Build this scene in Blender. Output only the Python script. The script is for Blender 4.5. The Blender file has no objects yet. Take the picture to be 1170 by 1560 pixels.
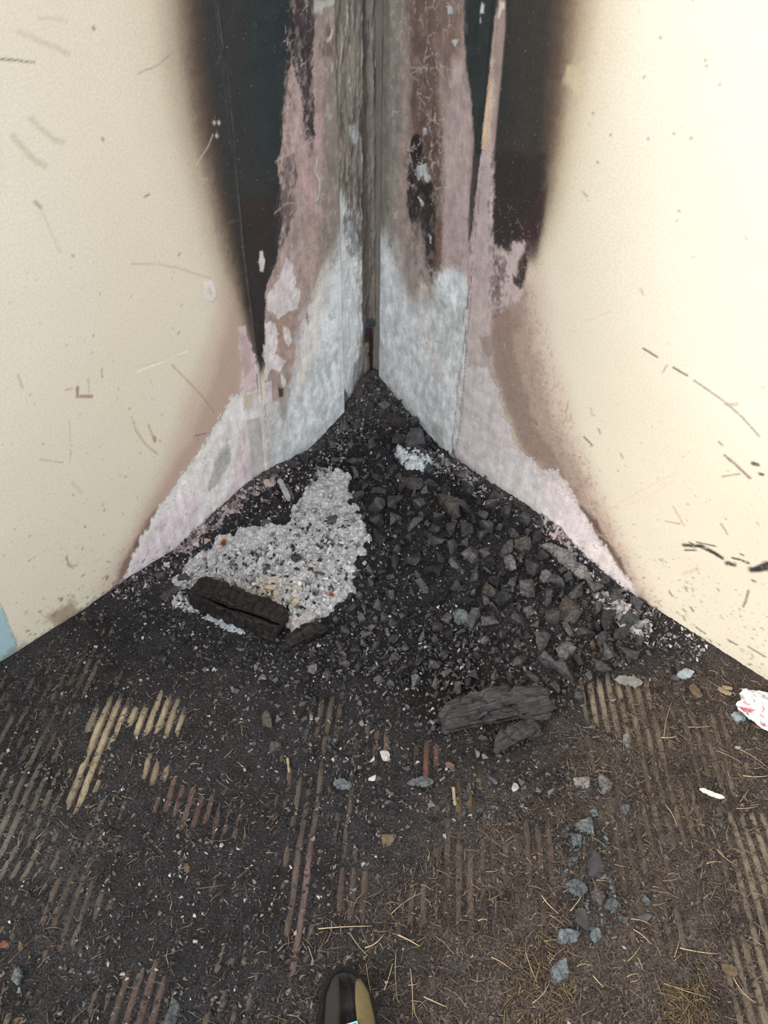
import bpy, bmesh, math, random
import numpy as np
from mathutils import Matrix, Vector

random.seed(7)
RNG = np.random.default_rng(11)
scene = bpy.context.scene
COL = scene.collection

# ------------------------------------------------------------------ camera
F = 1288.0                                   # focal length in pixels of the 1170 x 1560 frame
H = 1.40                                     # eye height
def unit(v):
    v = np.asarray(v, float); return v / np.linalg.norm(v)
_down = unit((-24.0, -1303.0, -F))           # gravity seen from the tilted phone
_up = -_down
_fw = np.array((0, 0, -1.0)); _fw = unit(_fw - _fw.dot(_up) * _up)
_rt = np.cross(_fw, _up)
MC = np.array([_rt, _fw, _up])
cam_data = bpy.data.cameras.new('camera')
cam_data.sensor_fit = 'VERTICAL'; cam_data.sensor_height = 36.0; cam_data.lens = F * 36.0 / 1560.0
cam_data.clip_start = 0.02
cam = bpy.data.objects.new('camera', cam_data); COL.objects.link(cam)
m4 = Matrix.Identity(4)
for i in range(3):
    for j in range(3): m4[i][j] = MC[i][j]
m4[2][3] = H
cam.matrix_world = m4
scene.camera = cam

# ------------------------------------------------------------------ world, sun, exposure
world = bpy.data.worlds.new('sky'); scene.world = world
world.use_nodes = True
bg = world.node_tree.nodes['Background']
bg.inputs['Color'].default_value = (0.93, 0.965, 1.0, 1)
bg.inputs['Strength'].default_value = 1.15
sun_d = bpy.data.lights.new('sun', 'SUN'); sun_d.energy = 1.7; sun_d.angle = math.radians(13); sun_d.color = (1.0, 0.93, 0.82)
sun = bpy.data.objects.new('sun', sun_d); COL.objects.link(sun)
SUN_DIR = unit((-0.85, -0.50, 0.62))         # towards the sun: past the far end of the left wall
sun.location = (-3, -2, 3)
sun.rotation_euler = Vector(SUN_DIR).to_track_quat('Z', 'Y').to_euler()
scene.view_settings.view_transform = 'Standard'; scene.view_settings.look = 'None'
scene.view_settings.gamma = 1.0; scene.view_settings.use_curve_mapping = False
scene.view_settings.exposure = 0.45

# ------------------------------------------------------------------ measuring helpers
def ray(x, y): return MC @ np.array([x - 585.0, -(y - 780.0), -F])
EYE = np.array([0, 0, H])
def on_floor(x, y, z=0.0):
    q = ray(x, y); return EYE + q * ((z - H) / q[2])
K = on_floor(570, 655)                        # foot of the corner
DL = unit((-0.69349626, -0.72046022, 0))      # along the left wall, away from the corner
DR = np.array([-DL[1], DL[0], 0.0]); DR = DR if DR[0] > 0 else -DR   # along the right wall
NL, NR = DR.copy(), DL.copy()                 # wall normals, into the room
def on_wall(d, x, y):
    n = np.array([-d[1], d[0], 0]); q = ray(x, y); t = n.dot(K - EYE) / n.dot(q)
    P = EYE + q * t; return (P - K).dot(d), P[2]
def wl(pts): return np.array([on_wall(DL, *p) for p in pts])
def wr(pts): return np.array([on_wall(DR, *p) for p in pts])
def lin(c):
    c = np.asarray(c, float) / 255.0
    return np.where(c <= 0.04045, c / 12.92, ((c + 0.055) / 1.055) ** 2.4)
def sstep(a, b, x):
    t = np.clip((x - a) / (b - a + 1e-12), 0, 1); return t * t * (3 - 2 * t)

_T = np.random.default_rng(5).random((8, 256, 256))
def vnoise(x, y, k=0):
    x = np.asarray(x, float); y = np.asarray(y, float)
    xi = np.floor(x).astype(int); yi = np.floor(y).astype(int)
    fx = x - xi; fy = y - yi; fx = fx * fx * (3 - 2 * fx); fy = fy * fy * (3 - 2 * fy)
    t = _T[k % 8]; x0 = xi & 255; x1 = (xi + 1) & 255; y0 = yi & 255; y1 = (yi + 1) & 255
    return (t[y0, x0] * (1 - fx) + t[y0, x1] * fx) * (1 - fy) + (t[y1, x0] * (1 - fx) + t[y1, x1] * fx) * fy
def fbm(x, y, k=0, o=4):
    a = 0.5; s = 0.0; w = 0.0
    for i in range(o):
        c, d = math.cos(0.5 + 1.1 * i), math.sin(0.5 + 1.1 * i)      # turn every octave so that no lattice shows
        s = s + a * vnoise((x * c - y * d) * 2 ** i + 17.3 * i, (x * d + y * c) * 2 ** i + 9.1 * i, k + i); w += a; a *= 0.55
    return s / w * 2 - 1                      # about -1 .. 1
def cells(x, y, k=0):
    """distance to the nearest and second nearest jittered point"""
    xi = np.floor(x).astype(int); yi = np.floor(y).astype(int)
    d1 = np.full(np.shape(x), 9.0); d2 = d1.copy(); idv = np.zeros(np.shape(x))
    for dx in (-1, 0, 1):
        for dy in (-1, 0, 1):
            a = (xi + dx) & 255; b = (yi + dy) & 255
            px = xi + dx + _T[k % 8][b, a]; py = yi + dy + _T[(k + 1) % 8][b, a]
            d = np.hypot(px - x, py - y); n = d < d1
            d2 = np.where(n, d1, np.minimum(d2, d)); idv = np.where(n, _T[(k + 2) % 8][b, a], idv); d1 = np.where(n, d, d1)
    return d1, d2, idv

def inpoly(x, y, pts):
    ins = np.zeros(np.shape(x), bool)
    for (ax, ay), (bx, by) in zip(pts, np.roll(pts, -1, 0)):
        if ay != by: ins ^= ((ay > y) != (by > y)) & (x < (bx - ax) * (y - ay) / (by - ay) + ax)
    return ins
def polysdf(x, y, pts):
    pts = np.asarray(pts)[:, :2]; d2 = np.full(np.shape(x), 1e9)
    for (ax, ay), (bx, by) in zip(pts, np.roll(pts, -1, 0)):
        ex, ey = bx - ax, by - ay; t = np.clip(((x - ax) * ex + (y - ay) * ey) / (ex * ex + ey * ey + 1e-12), 0, 1)
        d2 = np.minimum(d2, (x - ax - t * ex) ** 2 + (y - ay - t * ey) ** 2)
    return np.sqrt(d2) * np.where(inpoly(x, y, pts), 1, -1)
# ------------------------------------------------------------------ mesh helpers
def mesh_np(name, v, f, smooth=True):
    """v (n,3); f (m,3) or (m,4) index arrays"""
    me = bpy.data.meshes.new(name)
    v = np.ascontiguousarray(v, np.float32); f = np.ascontiguousarray(f, np.int32); k = f.shape[1]
    me.vertices.add(len(v)); me.vertices.foreach_set('co', v.ravel())
    me.loops.add(f.size); me.loops.foreach_set('vertex_index', f.ravel())
    me.polygons.add(len(f)); me.polygons.foreach_set('loop_start', np.arange(0, f.size, k, dtype=np.int32))
    me.polygons.foreach_set('use_smooth', np.full(len(f), smooth))
    me.update(calc_edges=True); me.validate()
    return me
def set_col(me, rgb, a=None, name='stain'):
    at = me.attributes.new(name, 'FLOAT_COLOR', 'POINT')
    c = np.ones((len(rgb), 4), np.float32); c[:, :3] = rgb
    if a is not None: c[:, 3] = a
    at.data.foreach_set('color', c.ravel())
def link(name, me, mat=None, parent=None):
    o = bpy.data.objects.new(name, me); COL.objects.link(o)
    if mat is not None and me is not None and not me.materials: me.materials.append(mat)
    if parent is not None: o.parent = parent
    return o
def tag(o, label=None, cat=None, group=None, kind=None):
    if label: o['label'] = label
    if cat: o['category'] = cat
    if group: o['group'] = group
    if kind: o['kind'] = kind
    return o
def grid_faces(nr, nc, off=0):
    i = np.arange(nr - 1)[:, None] * nc + np.arange(nc - 1)[None, :] + off
    return np.stack([i, i + 1, i + nc + 1, i + nc], -1).reshape(-1, 4)

# ------------------------------------------------------------------ materials
def new_mat(name):
    m = bpy.data.materials.new(name); m.use_nodes = True
    nt = m.node_tree; return m, nt, nt.nodes['Principled BSDF']
class NB:
    def __init__(s, nt): s.nt = nt
    def n(s, t, **kw):
        o = s.nt.nodes.new(t)
        for k, v in kw.items():
            if k in o.inputs: o.inputs[k].default_value = v
            else: setattr(o, k, v)
        return o
    def l(s, a, b): s.nt.links.new(a, b)
    def noise(s, vec, scale, detail=4, rough=0.6, stretch=None):
        if stretch:
            mp = s.n('ShaderNodeMapping'); mp.inputs['Scale'].default_value = stretch; s.l(vec, mp.inputs['Vector']); vec = mp.outputs[0]
        t = s.n('ShaderNodeTexNoise'); t.inputs['Scale'].default_value = scale
        t.inputs['Detail'].default_value = detail; t.inputs['Roughness'].default_value = rough
        s.l(vec, t.inputs['Vector']); return t.outputs['Fac']
    def rng(s, v, a, b, c, d):
        m = s.n('ShaderNodeMapRange'); m.inputs[1].default_value = a; m.inputs[2].default_value = b
        m.inputs[3].default_value = c; m.inputs[4].default_value = d; s.l(v, m.inputs[0]); return m.outputs[0]
    def mix(s, fac, a, b, mode='MIX'):
        m = s.n('ShaderNodeMix', data_type='RGBA', blend_type=mode)
        for sock, v in ((m.inputs[0], fac), (m.inputs[6], a), (m.inputs[7], b)):
            if hasattr(v, 'is_linked'): s.l(v, sock)
            else: sock.default_value = v if not isinstance(v, (tuple, list, np.ndarray)) else (*v, 1)[:4]
        return m.outputs[2]
    def math(s, op, a, b):
        m = s.n('ShaderNodeMath', operation=op)
        for i, v in enumerate((a, b)):
            if hasattr(v, 'is_linked'): s.l(v, m.inputs[i])
            else: m.inputs[i].default_value = v
        return m.outputs[0]
    def bump(s, h, strength, dist, bsdf):
        b = s.n('ShaderNodeBump'); b.inputs['Strength'].default_value = strength; b.inputs['Distance'].default_value = dist
        s.l(h, b.inputs['Height']); s.l(b.outputs[0], bsdf.inputs['Normal'])
def spec(b, r, s=0.3):
    b.inputs['Roughness'].default_value = r; b.inputs['Specular IOR Level'].default_value = s

def wall_material():
    m, nt, b = new_mat('burnt_plaster'); q = NB(nt)
    at = q.n('ShaderNodeAttribute', attribute_name='stain'); tc = q.n('ShaderNodeTexCoord')
    ob = tc.outputs['Object']                 # local frame of every wall piece: x along, y out, z up
    kind = at.outputs['Alpha']                # 0 paint, 0.5 bare plaster, 1 soot
    bare = q.rng(kind, 0.15, 0.45, 0, 1)
    soot = q.rng(kind, 0.65, 1.0, 0, 1)
    n1 = q.noise(ob, 38, 5, 0.65)
    n2 = q.noise(ob, 240, 3, 0.6)
    n3 = q.noise(ob, 90, 4, 0.7, (1, 1, 0.16))
    c = at.outputs['Color']
    c = q.mix(1.0, c, q.mix(bare, (1, 1, 1), q.mix(q.rng(n1, 0.3, 0.7, 0, 1), (0.80, 0.81, 0.83), (1.12, 1.1, 1.08))), 'MULTIPLY')
    c = q.mix(1.0, c, q.mix(q.rng(n2, 0.35, 0.65, 0, 1), (0.93, 0.93, 0.92), (1.05, 1.05, 1.05)), 'MULTIPLY')
    # pits in the bare plaster, pale flecks where the soot skin has popped
    pit = q.math('MULTIPLY', q.rng(q.noise(ob, 150, 2, 0.5), 0.66, 0.72, 0, 0.55), bare)
    c = q.mix(pit, c, lin((120, 116, 116)))
    fleck = q.math('MULTIPLY', q.rng(q.noise(ob, 330, 2, 0.5, (1, 1, 0.35)), 0.70, 0.75, 0, 0.55), soot)
    c = q.mix(fleck, c, lin((128, 136, 134)))
    scuff = q.math('MULTIPLY', q.rng(n3, 0.62, 0.75, 0, 0.28), soot)
    c = q.mix(scuff, c, lin((96, 88, 84)))
    q.l(c, b.inputs['Base Color'])
    spec(b, 0.55, 0.3)
    q.l(q.rng(soot, 0, 1, 0.62, 0.5), b.inputs['Roughness'])
    h = q.math('ADD', q.math('MULTIPLY', n1, 0.6), q.math('MULTIPLY', n2, 0.4))
    q.bump(q.math('MULTIPLY', h, q.rng(kind, 0.1, 0.45, 0.05, 1.0)), 0.45, 0.004, b)
    return m
def attr_material(name, rough=0.8, sp=0.2, scale=180, bump=0.6, dist=0.004, lo=0.75, hi=1.2, n0=0.3, n1=0.7):
    m, nt, b = new_mat(name); q = NB(nt)
    at = q.n('ShaderNodeAttribute', attribute_name='stain'); ob = q.n('ShaderNodeTexCoord').outputs['Object']
    n = q.noise(ob, scale, 5, 0.7)
    c = q.mix(1.0, at.outputs['Color'], q.mix(q.rng(n, n0, n1, 0, 1), (lo,) * 3, (hi,) * 3), 'MULTIPLY')
    q.l(c, b.inputs['Base Color']); spec(b, rough, sp); q.bump(n, bump, dist, b)
    return m
def char_material(name, dark, light, ash=0.25, rough=0.5, ashcol=(150, 150, 150), stretch=(1, 1, 0.15), scale=160, sp=0.4, dust=70):
    """charred wood: grain, a little sheen, grey ash dust in patches"""
    m, nt, b = new_mat(name); q = NB(nt)
    ob = q.n('ShaderNodeTexCoord').outputs['Object']; oi = q.n('ShaderNodeObjectInfo')
    g = q.noise(ob, scale, 5, 0.7, stretch)
    c = q.mix(oi.outputs['Random'], lin(dark), lin(light))
    c = q.mix(1.0, c, q.mix(q.rng(g, 0.38, 0.62, 0, 1), (0.4,) * 3, (1.55,) * 3), 'MULTIPLY')
    d = q.rng(q.noise(ob, dust, 6, 0.8), 0.62 - 0.2 * ash, 0.8 - 0.2 * ash, 0, ash)
    c = q.mix(d, c, lin(ashcol))
    q.l(c, b.inputs['Base Color']); spec(b, rough, sp); q.bump(g, 0.7, 0.004, b)
    return m
def plain_material(name, col, rough=0.6, sp=0.3, var=0.2, scale=120, bump=0.3, coat=0.0):
    m, nt, b = new_mat(name); q = NB(nt)
    ob = q.n('ShaderNodeTexCoord').outputs['Object']; n = q.noise(ob, scale, 4, 0.6)
    c = lin(col)
    q.l(q.mix(q.rng(n, 0.3, 0.7, 0, 1), tuple(c * (1 - var)), tuple(np.minimum(c * (1 + var), 0.95))), b.inputs['Base Color'])
    spec(b, rough, sp); q.bump(n, bump, 0.002, b); b.inputs['Coat Weight'].default_value = coat
    return m
M_WALL = wall_material()

# ------------------------------------------------------------------ wall painter
class Paint:
    """stains of one wall piece, kept on its own grid (s along the wall, z up)"""
    def __init__(p, s, z, base):
        p.s, p.z = s, z; p.S, p.Z = np.meshgrid(s, z)
        p.c = np.tile(np.asarray(lin(base)), p.S.shape + (1,)); p.k = np.zeros(p.S.shape); p.h = np.zeros(p.S.shape)
    def win(p, lo, hi):
        i0, i1 = np.searchsorted(p.s, (lo[0], hi[0])); j0, j1 = np.searchsorted(p.z, (lo[1], hi[1]))
        return (slice(j0, j1), slice(i0, i1)) if i1 > i0 and j1 > j0 else None
    def lay(p, w, a, col, kind, dh):
        p.c[w] = p.c[w] * (1 - a[..., None]) + lin(col) * a[..., None]
        if kind is not None: p.k[w] = p.k[w] * (1 - a) + kind * a
        if dh: p.h[w] = p.h[w] + dh * a
    def poly(p, pts, col, soft=0.003, amp=0.006, freq=45, alpha=1.0, kind=None, dh=0.0, seed=0, stretch=0.55, patchy=0.0):
        pts = np.asarray(pts); m = soft + amp * 1.8 + 0.01
        w = p.win(pts.min(0) - m, pts.max(0) + m)
        if w is None: return
        S, Z = p.S[w], p.Z[w]; d2 = np.full(S.shape, 1e9); ins = np.zeros(S.shape, bool)
        for (ax, ay), (bx, by) in zip(pts, np.roll(pts, -1, 0)):
            ex, ey = bx - ax, by - ay; t = np.clip(((S - ax) * ex + (Z - ay) * ey) / (ex * ex + ey * ey + 1e-12), 0, 1)
            d2 = np.minimum(d2, (S - ax - t * ex) ** 2 + (Z - ay - t * ey) ** 2)
            if ay != by: ins ^= ((ay > Z) != (by > Z)) & (S < ex * (Z - ay) / (by - ay) + ax)
        d = np.sqrt(d2) * np.where(ins, 1, -1) + amp * (fbm(S * freq, Z * freq * stretch, seed, 5) + 0.55 * fbm(S * 210, Z * 130, seed + 2, 3) + 0.5 * (vnoise(S * 520, Z * 420, seed + 1) - 0.5))
        a = sstep(-soft, soft, d) * alpha
        if patchy: a = a * sstep(patchy - 0.6, patchy + 0.1, fbm(S * freq * 1.7, Z * freq * 0.9, seed + 3, 4) + 0.45)
        p.lay(w, a, col, kind, dh)
    def stroke(p, pts, width, col, alpha=1.0, kind=None, dh=0.0, rough=0.35, seed=0, gaps=0.0):
        pts = np.asarray(pts); m = width * 2 + 0.004; w = p.win(pts.min(0) - m, pts.max(0) + m)
        if w is None: return
        S, Z = p.S[w], p.Z[w]; d = np.full(S.shape, 1e9)
        for (ax, ay), (bx, by) in zip(pts[:-1], pts[1:]):
            ex, ey = bx - ax, by - ay; t = np.clip(((S - ax) * ex + (Z - ay) * ey) / (ex * ex + ey * ey + 1e-12), 0, 1)
            d = np.minimum(d, np.hypot(S - ax - t * ex, Z - ay - t * ey))
        ww = width * 0.5 * (1 + rough * fbm(S * 130, Z * 130, seed, 3))
        a = sstep(ww + 0.0014, ww * 0.3 - 0.0008, d) * alpha
        if gaps: a = a * sstep(gaps - 0.1, gaps + 0.35, 0.5 + 0.6 * fbm(S * 210, Z * 210, seed + 1, 4))
        p.lay(w, a, col, kind, dh)
    def craze(p, pts, col, cell=0.02, wid=0.06, alpha=0.7, seed=0, patch=0.1):
        """thin branching cracks of crazed paint inside an outline"""
        pts = np.asarray(pts); w = p.win(pts.min(0) - 0.02, pts.max(0) + 0.02)
        if w is None: return
        S, Z = p.S[w], p.Z[w]; x = S + 0.006 * fbm(S * 90, Z * 90, seed, 3); z = Z + 0.008 * fbm(S * 80, Z * 80, seed + 2, 3)
        d1, d2, _ = cells(x / cell + 60, z / (cell * 1.7) + 60, seed); a = sstep(wid, wid * 0.2, d2 - d1) * alpha
        a = a * sstep(patch - 0.2, patch + 0.2, fbm(S * 25, Z * 18, seed + 4, 3)) * sstep(-0.004, 0.02, polysdf(S, Z, pts)); p.lay(w, a, col, None, 0)
    def streaks(p, pts, k=0.35, fs=150, fz=12, seed=0):
        """uneven vertical run marks and blotches of the bare plaster"""
        pts = np.asarray(pts); w = p.win(pts.min(0) - 0.02, pts.max(0) + 0.02)
        if w is None: return
        S, Z = p.S[w], p.Z[w]; m = sstep(-0.004, 0.02, polysdf(S, Z, pts)) * sstep(0.2, 0.5, p.k[w])
        n = fbm(S * fs, Z * fz, seed, 5) * 0.7 + fbm(S * 60, Z * 40, seed + 3, 6) * 1.1
        p.c[w] = p.c[w] * (1 + k * n * m)[..., None]
    def specks(p, n, s0, s1, z0, z1, cols, r0=0.0008, r1=0.003, alpha=0.8, bias=1.0, seed=1):
        g = np.random.default_rng(seed)
        for i in range(n):
            s = g.uniform(s0, s1); z = z0 + (z1 - z0) * g.random() ** bias; r = r0 + (r1 - r0) * g.random() ** 3
            e = g.uniform(-1, 1) * r * 0.8; f_ = g.uniform(-.7, .7) * r; r *= 0.8
            p.stroke([(s - e, z - f_), (s + e, z + f_)], r * 2, cols[i % len(cols)], alpha * g.uniform(0.3, 1), seed=i)

def axis(a, b, fine, fine_to, coarse):
    n = max(2, int(round((min(b, fine_to) - a) / fine)) + 1)
    x = np.linspace(a, min(b, fine_to), n)
    if b > fine_to: x = np.r_[x, np.linspace(fine_to, b, max(2, int((b - fine_to) / coarse)))[1:]]
    return x
def wall_piece(name, d, nrm, s, z, off, thick, painter, parent, base, flip, extra=None):
    """a slab of wall: painted relief front, plain edges; its object sits at the corner foot with x along the wall"""
    p = Paint(s, z, base); painter(p)
    if extra is not None: p.h += extra(p.S, p.Z)
    nr, nc = p.S.shape
    fr = np.stack([p.S, off + p.h, p.Z], -1).reshape(-1, 3)
    f = grid_faces(nr, nc)
    # border ring pushed back to make the slab's edges
    idx = np.arange(nr * nc).reshape(nr, nc)
    ring = np.r_[idx[0, :], idx[1:, -1], idx[-1, -2::-1], idx[-2:0:-1, 0]]
    bk = fr[ring].copy(); bk[:, 1] = off - thick; n0 = len(fr); m = len(ring); j = np.arange(m)
    rf = np.stack([ring, n0 + j, n0 + (j + 1) % m, np.roll(ring, -1)], -1)
    f = np.r_[f, rf]
    if flip: f = f[:, ::-1]
    me = mesh_np(name, np.r_[fr, bk], f)
    set_col(me, np.r_[p.c.reshape(-1, 3), p.c.reshape(-1, 3)[ring] * 0.8], np.r_[p.k.ravel(), p.k.ravel()[ring]])
    o = link(name, me, M_WALL)
    mw = Matrix.Identity(4)
    for i in range(3): mw[i][0], mw[i][1], mw[i][2], mw[i][3] = d[i], nrm[i], (0, 0, 1)[i], K[i]
    if parent is not None:
        o.parent = parent                     # parent shares the same frame
    else: o.matrix_world = mw
    return o

SOOT = (50, 53, 54); PURP = (60, 52, 56); PINK = (196, 176, 176); GREYP = (196, 203, 207); BROWNP = (150, 138, 128); ROSE = (176, 148, 138)
WHITE = (228, 224, 226)
def paint_left(p):
    P, S, X = p.poly, p.stroke, p.specks
    # broad pale glare on the cream paint, put into its colour
    P(wl([(-400, -200), (-400, 1200), (-60, 1000), (60, 700), (120, 420), (40, 150)]), (230, 222, 210), 0.12, 0.03, 8, 0.7, seed=2)
    # smoke halo, three densities, then the black core
    def band(xs, col, soft, alpha, kind):
        ys = (-900, -60, 100, 200, 300, 400, 480, 540)
        P(wl([(x, y) for x, y in zip(xs, ys)] + [(396, 566), (408, 548), (430, 430), (450, 250), (475, -60), (560, -900)]), col, soft, 0.006, 12, alpha, kind, seed=3, stretch=0.15)
    band((-20, 208, 222, 246, 282, 316, 345, 366), (200, 184, 162), 0.070, 0.62, 0.0)
    band((40, 248, 262, 280, 308, 336, 357, 376), (136, 117, 102), 0.042, 0.85, 0.2)
    band((70, 276, 288, 303, 326, 349, 366, 382), (76, 62, 55), 0.026, 0.93, 0.8)
    band((100, 302, 312, 325, 342, 362, 376, 388), SOOT, 0.018, 1.0, 1.0)
    P(wl([(370, -400), (455, -400), (440, 60), (428, 180), (418, 300), (385, 200)]), (44, 56, 61), 0.02, 0.006, 12, 0.8, 1.0, seed=4)
    P(wl([(362, 300), (425, 300), (410, 430), (404, 540), (392, 560), (372, 420)]), (52, 42, 44), 0.012, 0.006, 20, 0.75, 1.0, seed=4)
    # scorched paint left of the bared plaster
    P(wl([(345, 430), (372, 520), (372, 600), (300, 715), (215, 850), (176, 905), (150, 900), (205, 800), (250, 700), (300, 560)]), (200, 176, 162), 0.034, 0.012, 16, 0.72, 0.0, seed=5)
    P(wl([(352, 470), (374, 540), (366, 610), (322, 668), (262, 752), (212, 842), (180, 893), (178, 870), (228, 770), (288, 670), (330, 560)]), (176, 148, 138), 0.018, 0.008, 30, 0.62, 0.1, seed=6)
    P(wl([(238, 775), (222, 820), (190, 880), (170, 902), (186, 862), (212, 812)]), (116, 88, 76), 0.010, 0.006, 60, 0.75, 0.2, seed=7)
    # near panel: bared undercoat, rose to grey
    P(wl([(450, -300), (449, 0), (446, 80), (440, 105), (434, 165), (430, 225), (422, 250), (427, 285), (430, 340), (424, 390), (412, 425), (404, 442), (405, 545), (402, 640), (408, 730), (540, 700), (540, -300)]),
      (176, 156, 152), 0.0022, 0.007, 60, 1.0, 0.5, -0.0008, seed=1)
    P(wl([(486, -300), (488, 60), (490, 220), (488, 330), (478, 420), (540, 420), (540, -300)]), (148, 138, 130), 0.012, 0.012, 40, 0.95, 0.5, seed=2)
    P(wl([(512, -300), (514, 150), (518, 300), (512, 400), (540, 420), (540, -300)]), (158, 152, 144), 0.010, 0.012, 70, 0.8, 0.5, seed=3, stretch=0.15)
    P(wl([(438, 110), (470, 130), (492, 95), (494, 240), (488, 300), (470, 330), (430, 300), (436, 210)]), (190, 166, 162), 0.008, 0.010, 50, 0.85, 0.5, seed=4)
    P(wl([(462, 250), (484, 240), (480, 320), (466, 330), (458, 300)]), (192, 164, 164), 0.006, 0.004, 50, 0.9, 0.5, seed=5)
    P(wl([(447, -60), (482, -60), (480, 60), (476, 140), (478, 205), (466, 212), (462, 160), (452, 110), (444, 80)]), PURP, 0.004, 0.012, 75, 0.96, 1.0, 0.0007, seed=6, stretch=0.35)
    P(wl([(470, 210), (478, 205), (478, 235), (472, 240)]), (92, 74, 72), 0.004, 0.003, 60, 0.8, 0.8, seed=6)
    P(wl([(432, 250), (448, 235), (452, 320), (440, 360), (424, 390), (420, 330)]), (70, 58, 62), 0.004, 0.012, 90, 0.7, 0.8, seed=7, patchy=0.4)
    P(wl([(484, 70), (500, 30), (508, 60), (506, 82), (492, 86)]), (122, 106, 94), 0.004, 0.003, 60, 0.9, 0.5, 0.0015, seed=1)
    S(wl([(499, 62), (504, 56), (506, 48)]), 0.007, (222, 220, 216), 0.9)
    P(wl([(478, 0), (512, 0), (510, 6), (494, 12), (490, 22), (480, 18)]), (198, 195, 190), 0.002, 0.003, 60, 0.95, 0.5, 0.001, seed=2)
    S(wl([(507, 96), (506, 110)]), 0.004, (196, 208, 204), 0.9); S(wl([(500, 165), (503, 180)]), 0.012, (176, 180, 176), 0.7)
    # pale cool ash-bleached plaster lower down
    P(wl([(532, 340), (518, 372), (505, 400), (496, 420), (486, 450), (470, 470), (455, 520), (452, 570), (440, 600), (436, 640), (418, 660), (404, 740), (540, 720), (540, 285)]),
      (232, 237, 240), 0.034, 0.022, 34, 1.0, 0.5, seed=3)
    P(wl([(470, 430), (500, 395), (500, 470), (480, 560), (470, 600), (452, 600), (456, 520)]), (230, 226, 220), 0.012, 0.012, 30, 0.8, 0.5, seed=4)
    P(wl([(495, 470), (520, 440), (528, 600), (500, 640), (470, 660), (448, 690), (446, 630), (480, 560)]), (240, 244, 246), 0.02, 0.012, 30, 0.8, 0.5, seed=5)
    P(wl([(404, 610), (428, 612), (440, 640), (434, 680), (412, 722), (404, 716)]), (212, 211, 209), 0.004, 0.004, 40, 0.9, 0.5, seed=6)
    P(wl([(420, 640), (440, 600), (446, 640), (440, 700), (418, 720)]), (224, 226, 227), 0.008, 0.006, 40, 0.8, 0.5, seed=6)
    S(wl([(502, 482), (506, 486)]), 0.014, (170, 186, 192), 0.7, seed=3); S(wl([(508, 474), (512, 486), (508, 494)]), 0.004, (214, 226, 230), 0.9)
    # rose scorch and popped white flakes
    P(wl([(412, 470), (450, 478), (452, 500), (446, 560), (438, 590), (426, 560), (412, 520)]), (174, 146, 134), 0.005, 0.010, 70, 0.9, 0.45, seed=7)
    P(wl([(424, 560), (440, 555), (442, 600), (434, 640), (426, 620)]), (160, 148, 138), 0.006, 0.008, 60, 0.8, 0.5, seed=7)
    P(wl([(450, 400), (492, 300), (492, 400), (468, 480), (452, 480)]), (184, 162, 154), 0.010, 0.012, 45, 0.85, 0.5, seed=2)
    P(wl([(436, 395), (448, 405), (446, 430), (458, 445), (456, 470), (440, 476), (424, 482), (406, 474), (408, 448), (422, 432)]), (222, 214, 216), 0.0025, 0.008, 90, 1.0, 0.5, 0.0012, seed=1)
    P(wl([(404, 492), (416, 490), (426, 510), (420, 540), (434, 552), (428, 566), (414, 562), (406, 580), (402, 540)]), (224, 218, 220), 0.002, 0.006, 90, 1.0, 0.5, 0.0012, seed=2)
    P(wl([(432, 496), (440, 502), (446, 520), (440, 528), (432, 516)]), (230, 222, 222), 0.002, 0.003, 90, 1.0, 0.5, 0.0012, seed=3)
    P(wl([(442, 430), (450, 420), (452, 450), (446, 458)]), (228, 222, 222), 0.002, 0.003, 90, 1.0, 0.5, 0.0012, seed=3)
    P(wl([(428, 570), (436, 580), (434, 590), (428, 586)]), (228, 222, 222), 0.002, 0.003, 90, 0.9, 0.5, 0.0012, seed=3)
    P(wl([(424, 590), (432, 592), (432, 604), (426, 606)]), (70, 52, 48), 0.002, 0.002, 90, 0.9, 0.6, seed=4)
    P(wl([(402, 585), (414, 580), (416, 612), (404, 616)]), (222, 212, 214), 0.002, 0.003, 90, 0.9, 0.5, 0.001, seed=4)
    P(wl([(394, 384), (400, 382), (404, 396), (402, 414), (396, 412)]), (214, 206, 206), 0.0015, 0.003, 110, 1.0, 0.5, 0.001, seed=5)
    for a, b_ in (((420, 410), (447, 392)), ((418, 325), (436, 310)), ((436, 310), (470, 308)), ((420, 246), (448, 232)), ((448, 232), (478, 214))):
        S(wl([a, b_]), 0.003, (192, 176, 174), 0.9, seed=int(a[0]))
    S(wl([(484, 240), (481, 262), (488, 276), (486, 300), (484, 305)]), 0.005, (218, 214, 210), 0.95, 0.5, 0.001)
    S(wl([(468, 375), (464, 380), (458, 402)]), 0.003, (206, 190, 186), 0.8); S(wl([(462, 260), (464, 285), (460, 320), (466, 335)]), 0.0025, (206, 188, 186), 0.7)
    S(wl([(468, 478), (470, 494)]), 0.004, (120, 108, 98), 0.8)
    S(wl([(484, 290), (490, 310), (497, 326), (496, 345), (492, 372), (486, 394), (482, 410)]), 0.003, (118, 106, 98), 0.7, gaps=0.3)
    # outer panel: bared plaster wedge beside the joint
    P(wl([(400, 600), (372, 596), (352, 606), (344, 616), (334, 630), (332, 646), (318, 668), (302, 688), (284, 716), (264, 744), (240, 780), (220, 812), (200, 852), (176, 900), (300, 900), (410, 760)]),
      (232, 229, 229), 0.0022, 0.015, 50, 1.0, 0.5, -0.0008, seed=5)
    P(wl([(372, 640), (382, 640), (384, 730), (340, 790), (330, 780), (352, 740), (360, 690)]), (220, 205, 212), 0.008, 0.008, 50, 0.85, 0.5, seed=6)
    P(wl([(340, 680), (350, 662), (352, 700), (330, 740), (316, 750), (326, 710)]), (168, 168, 170), 0.008, 0.008, 40, 0.8, 0.5, seed=7)
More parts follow.
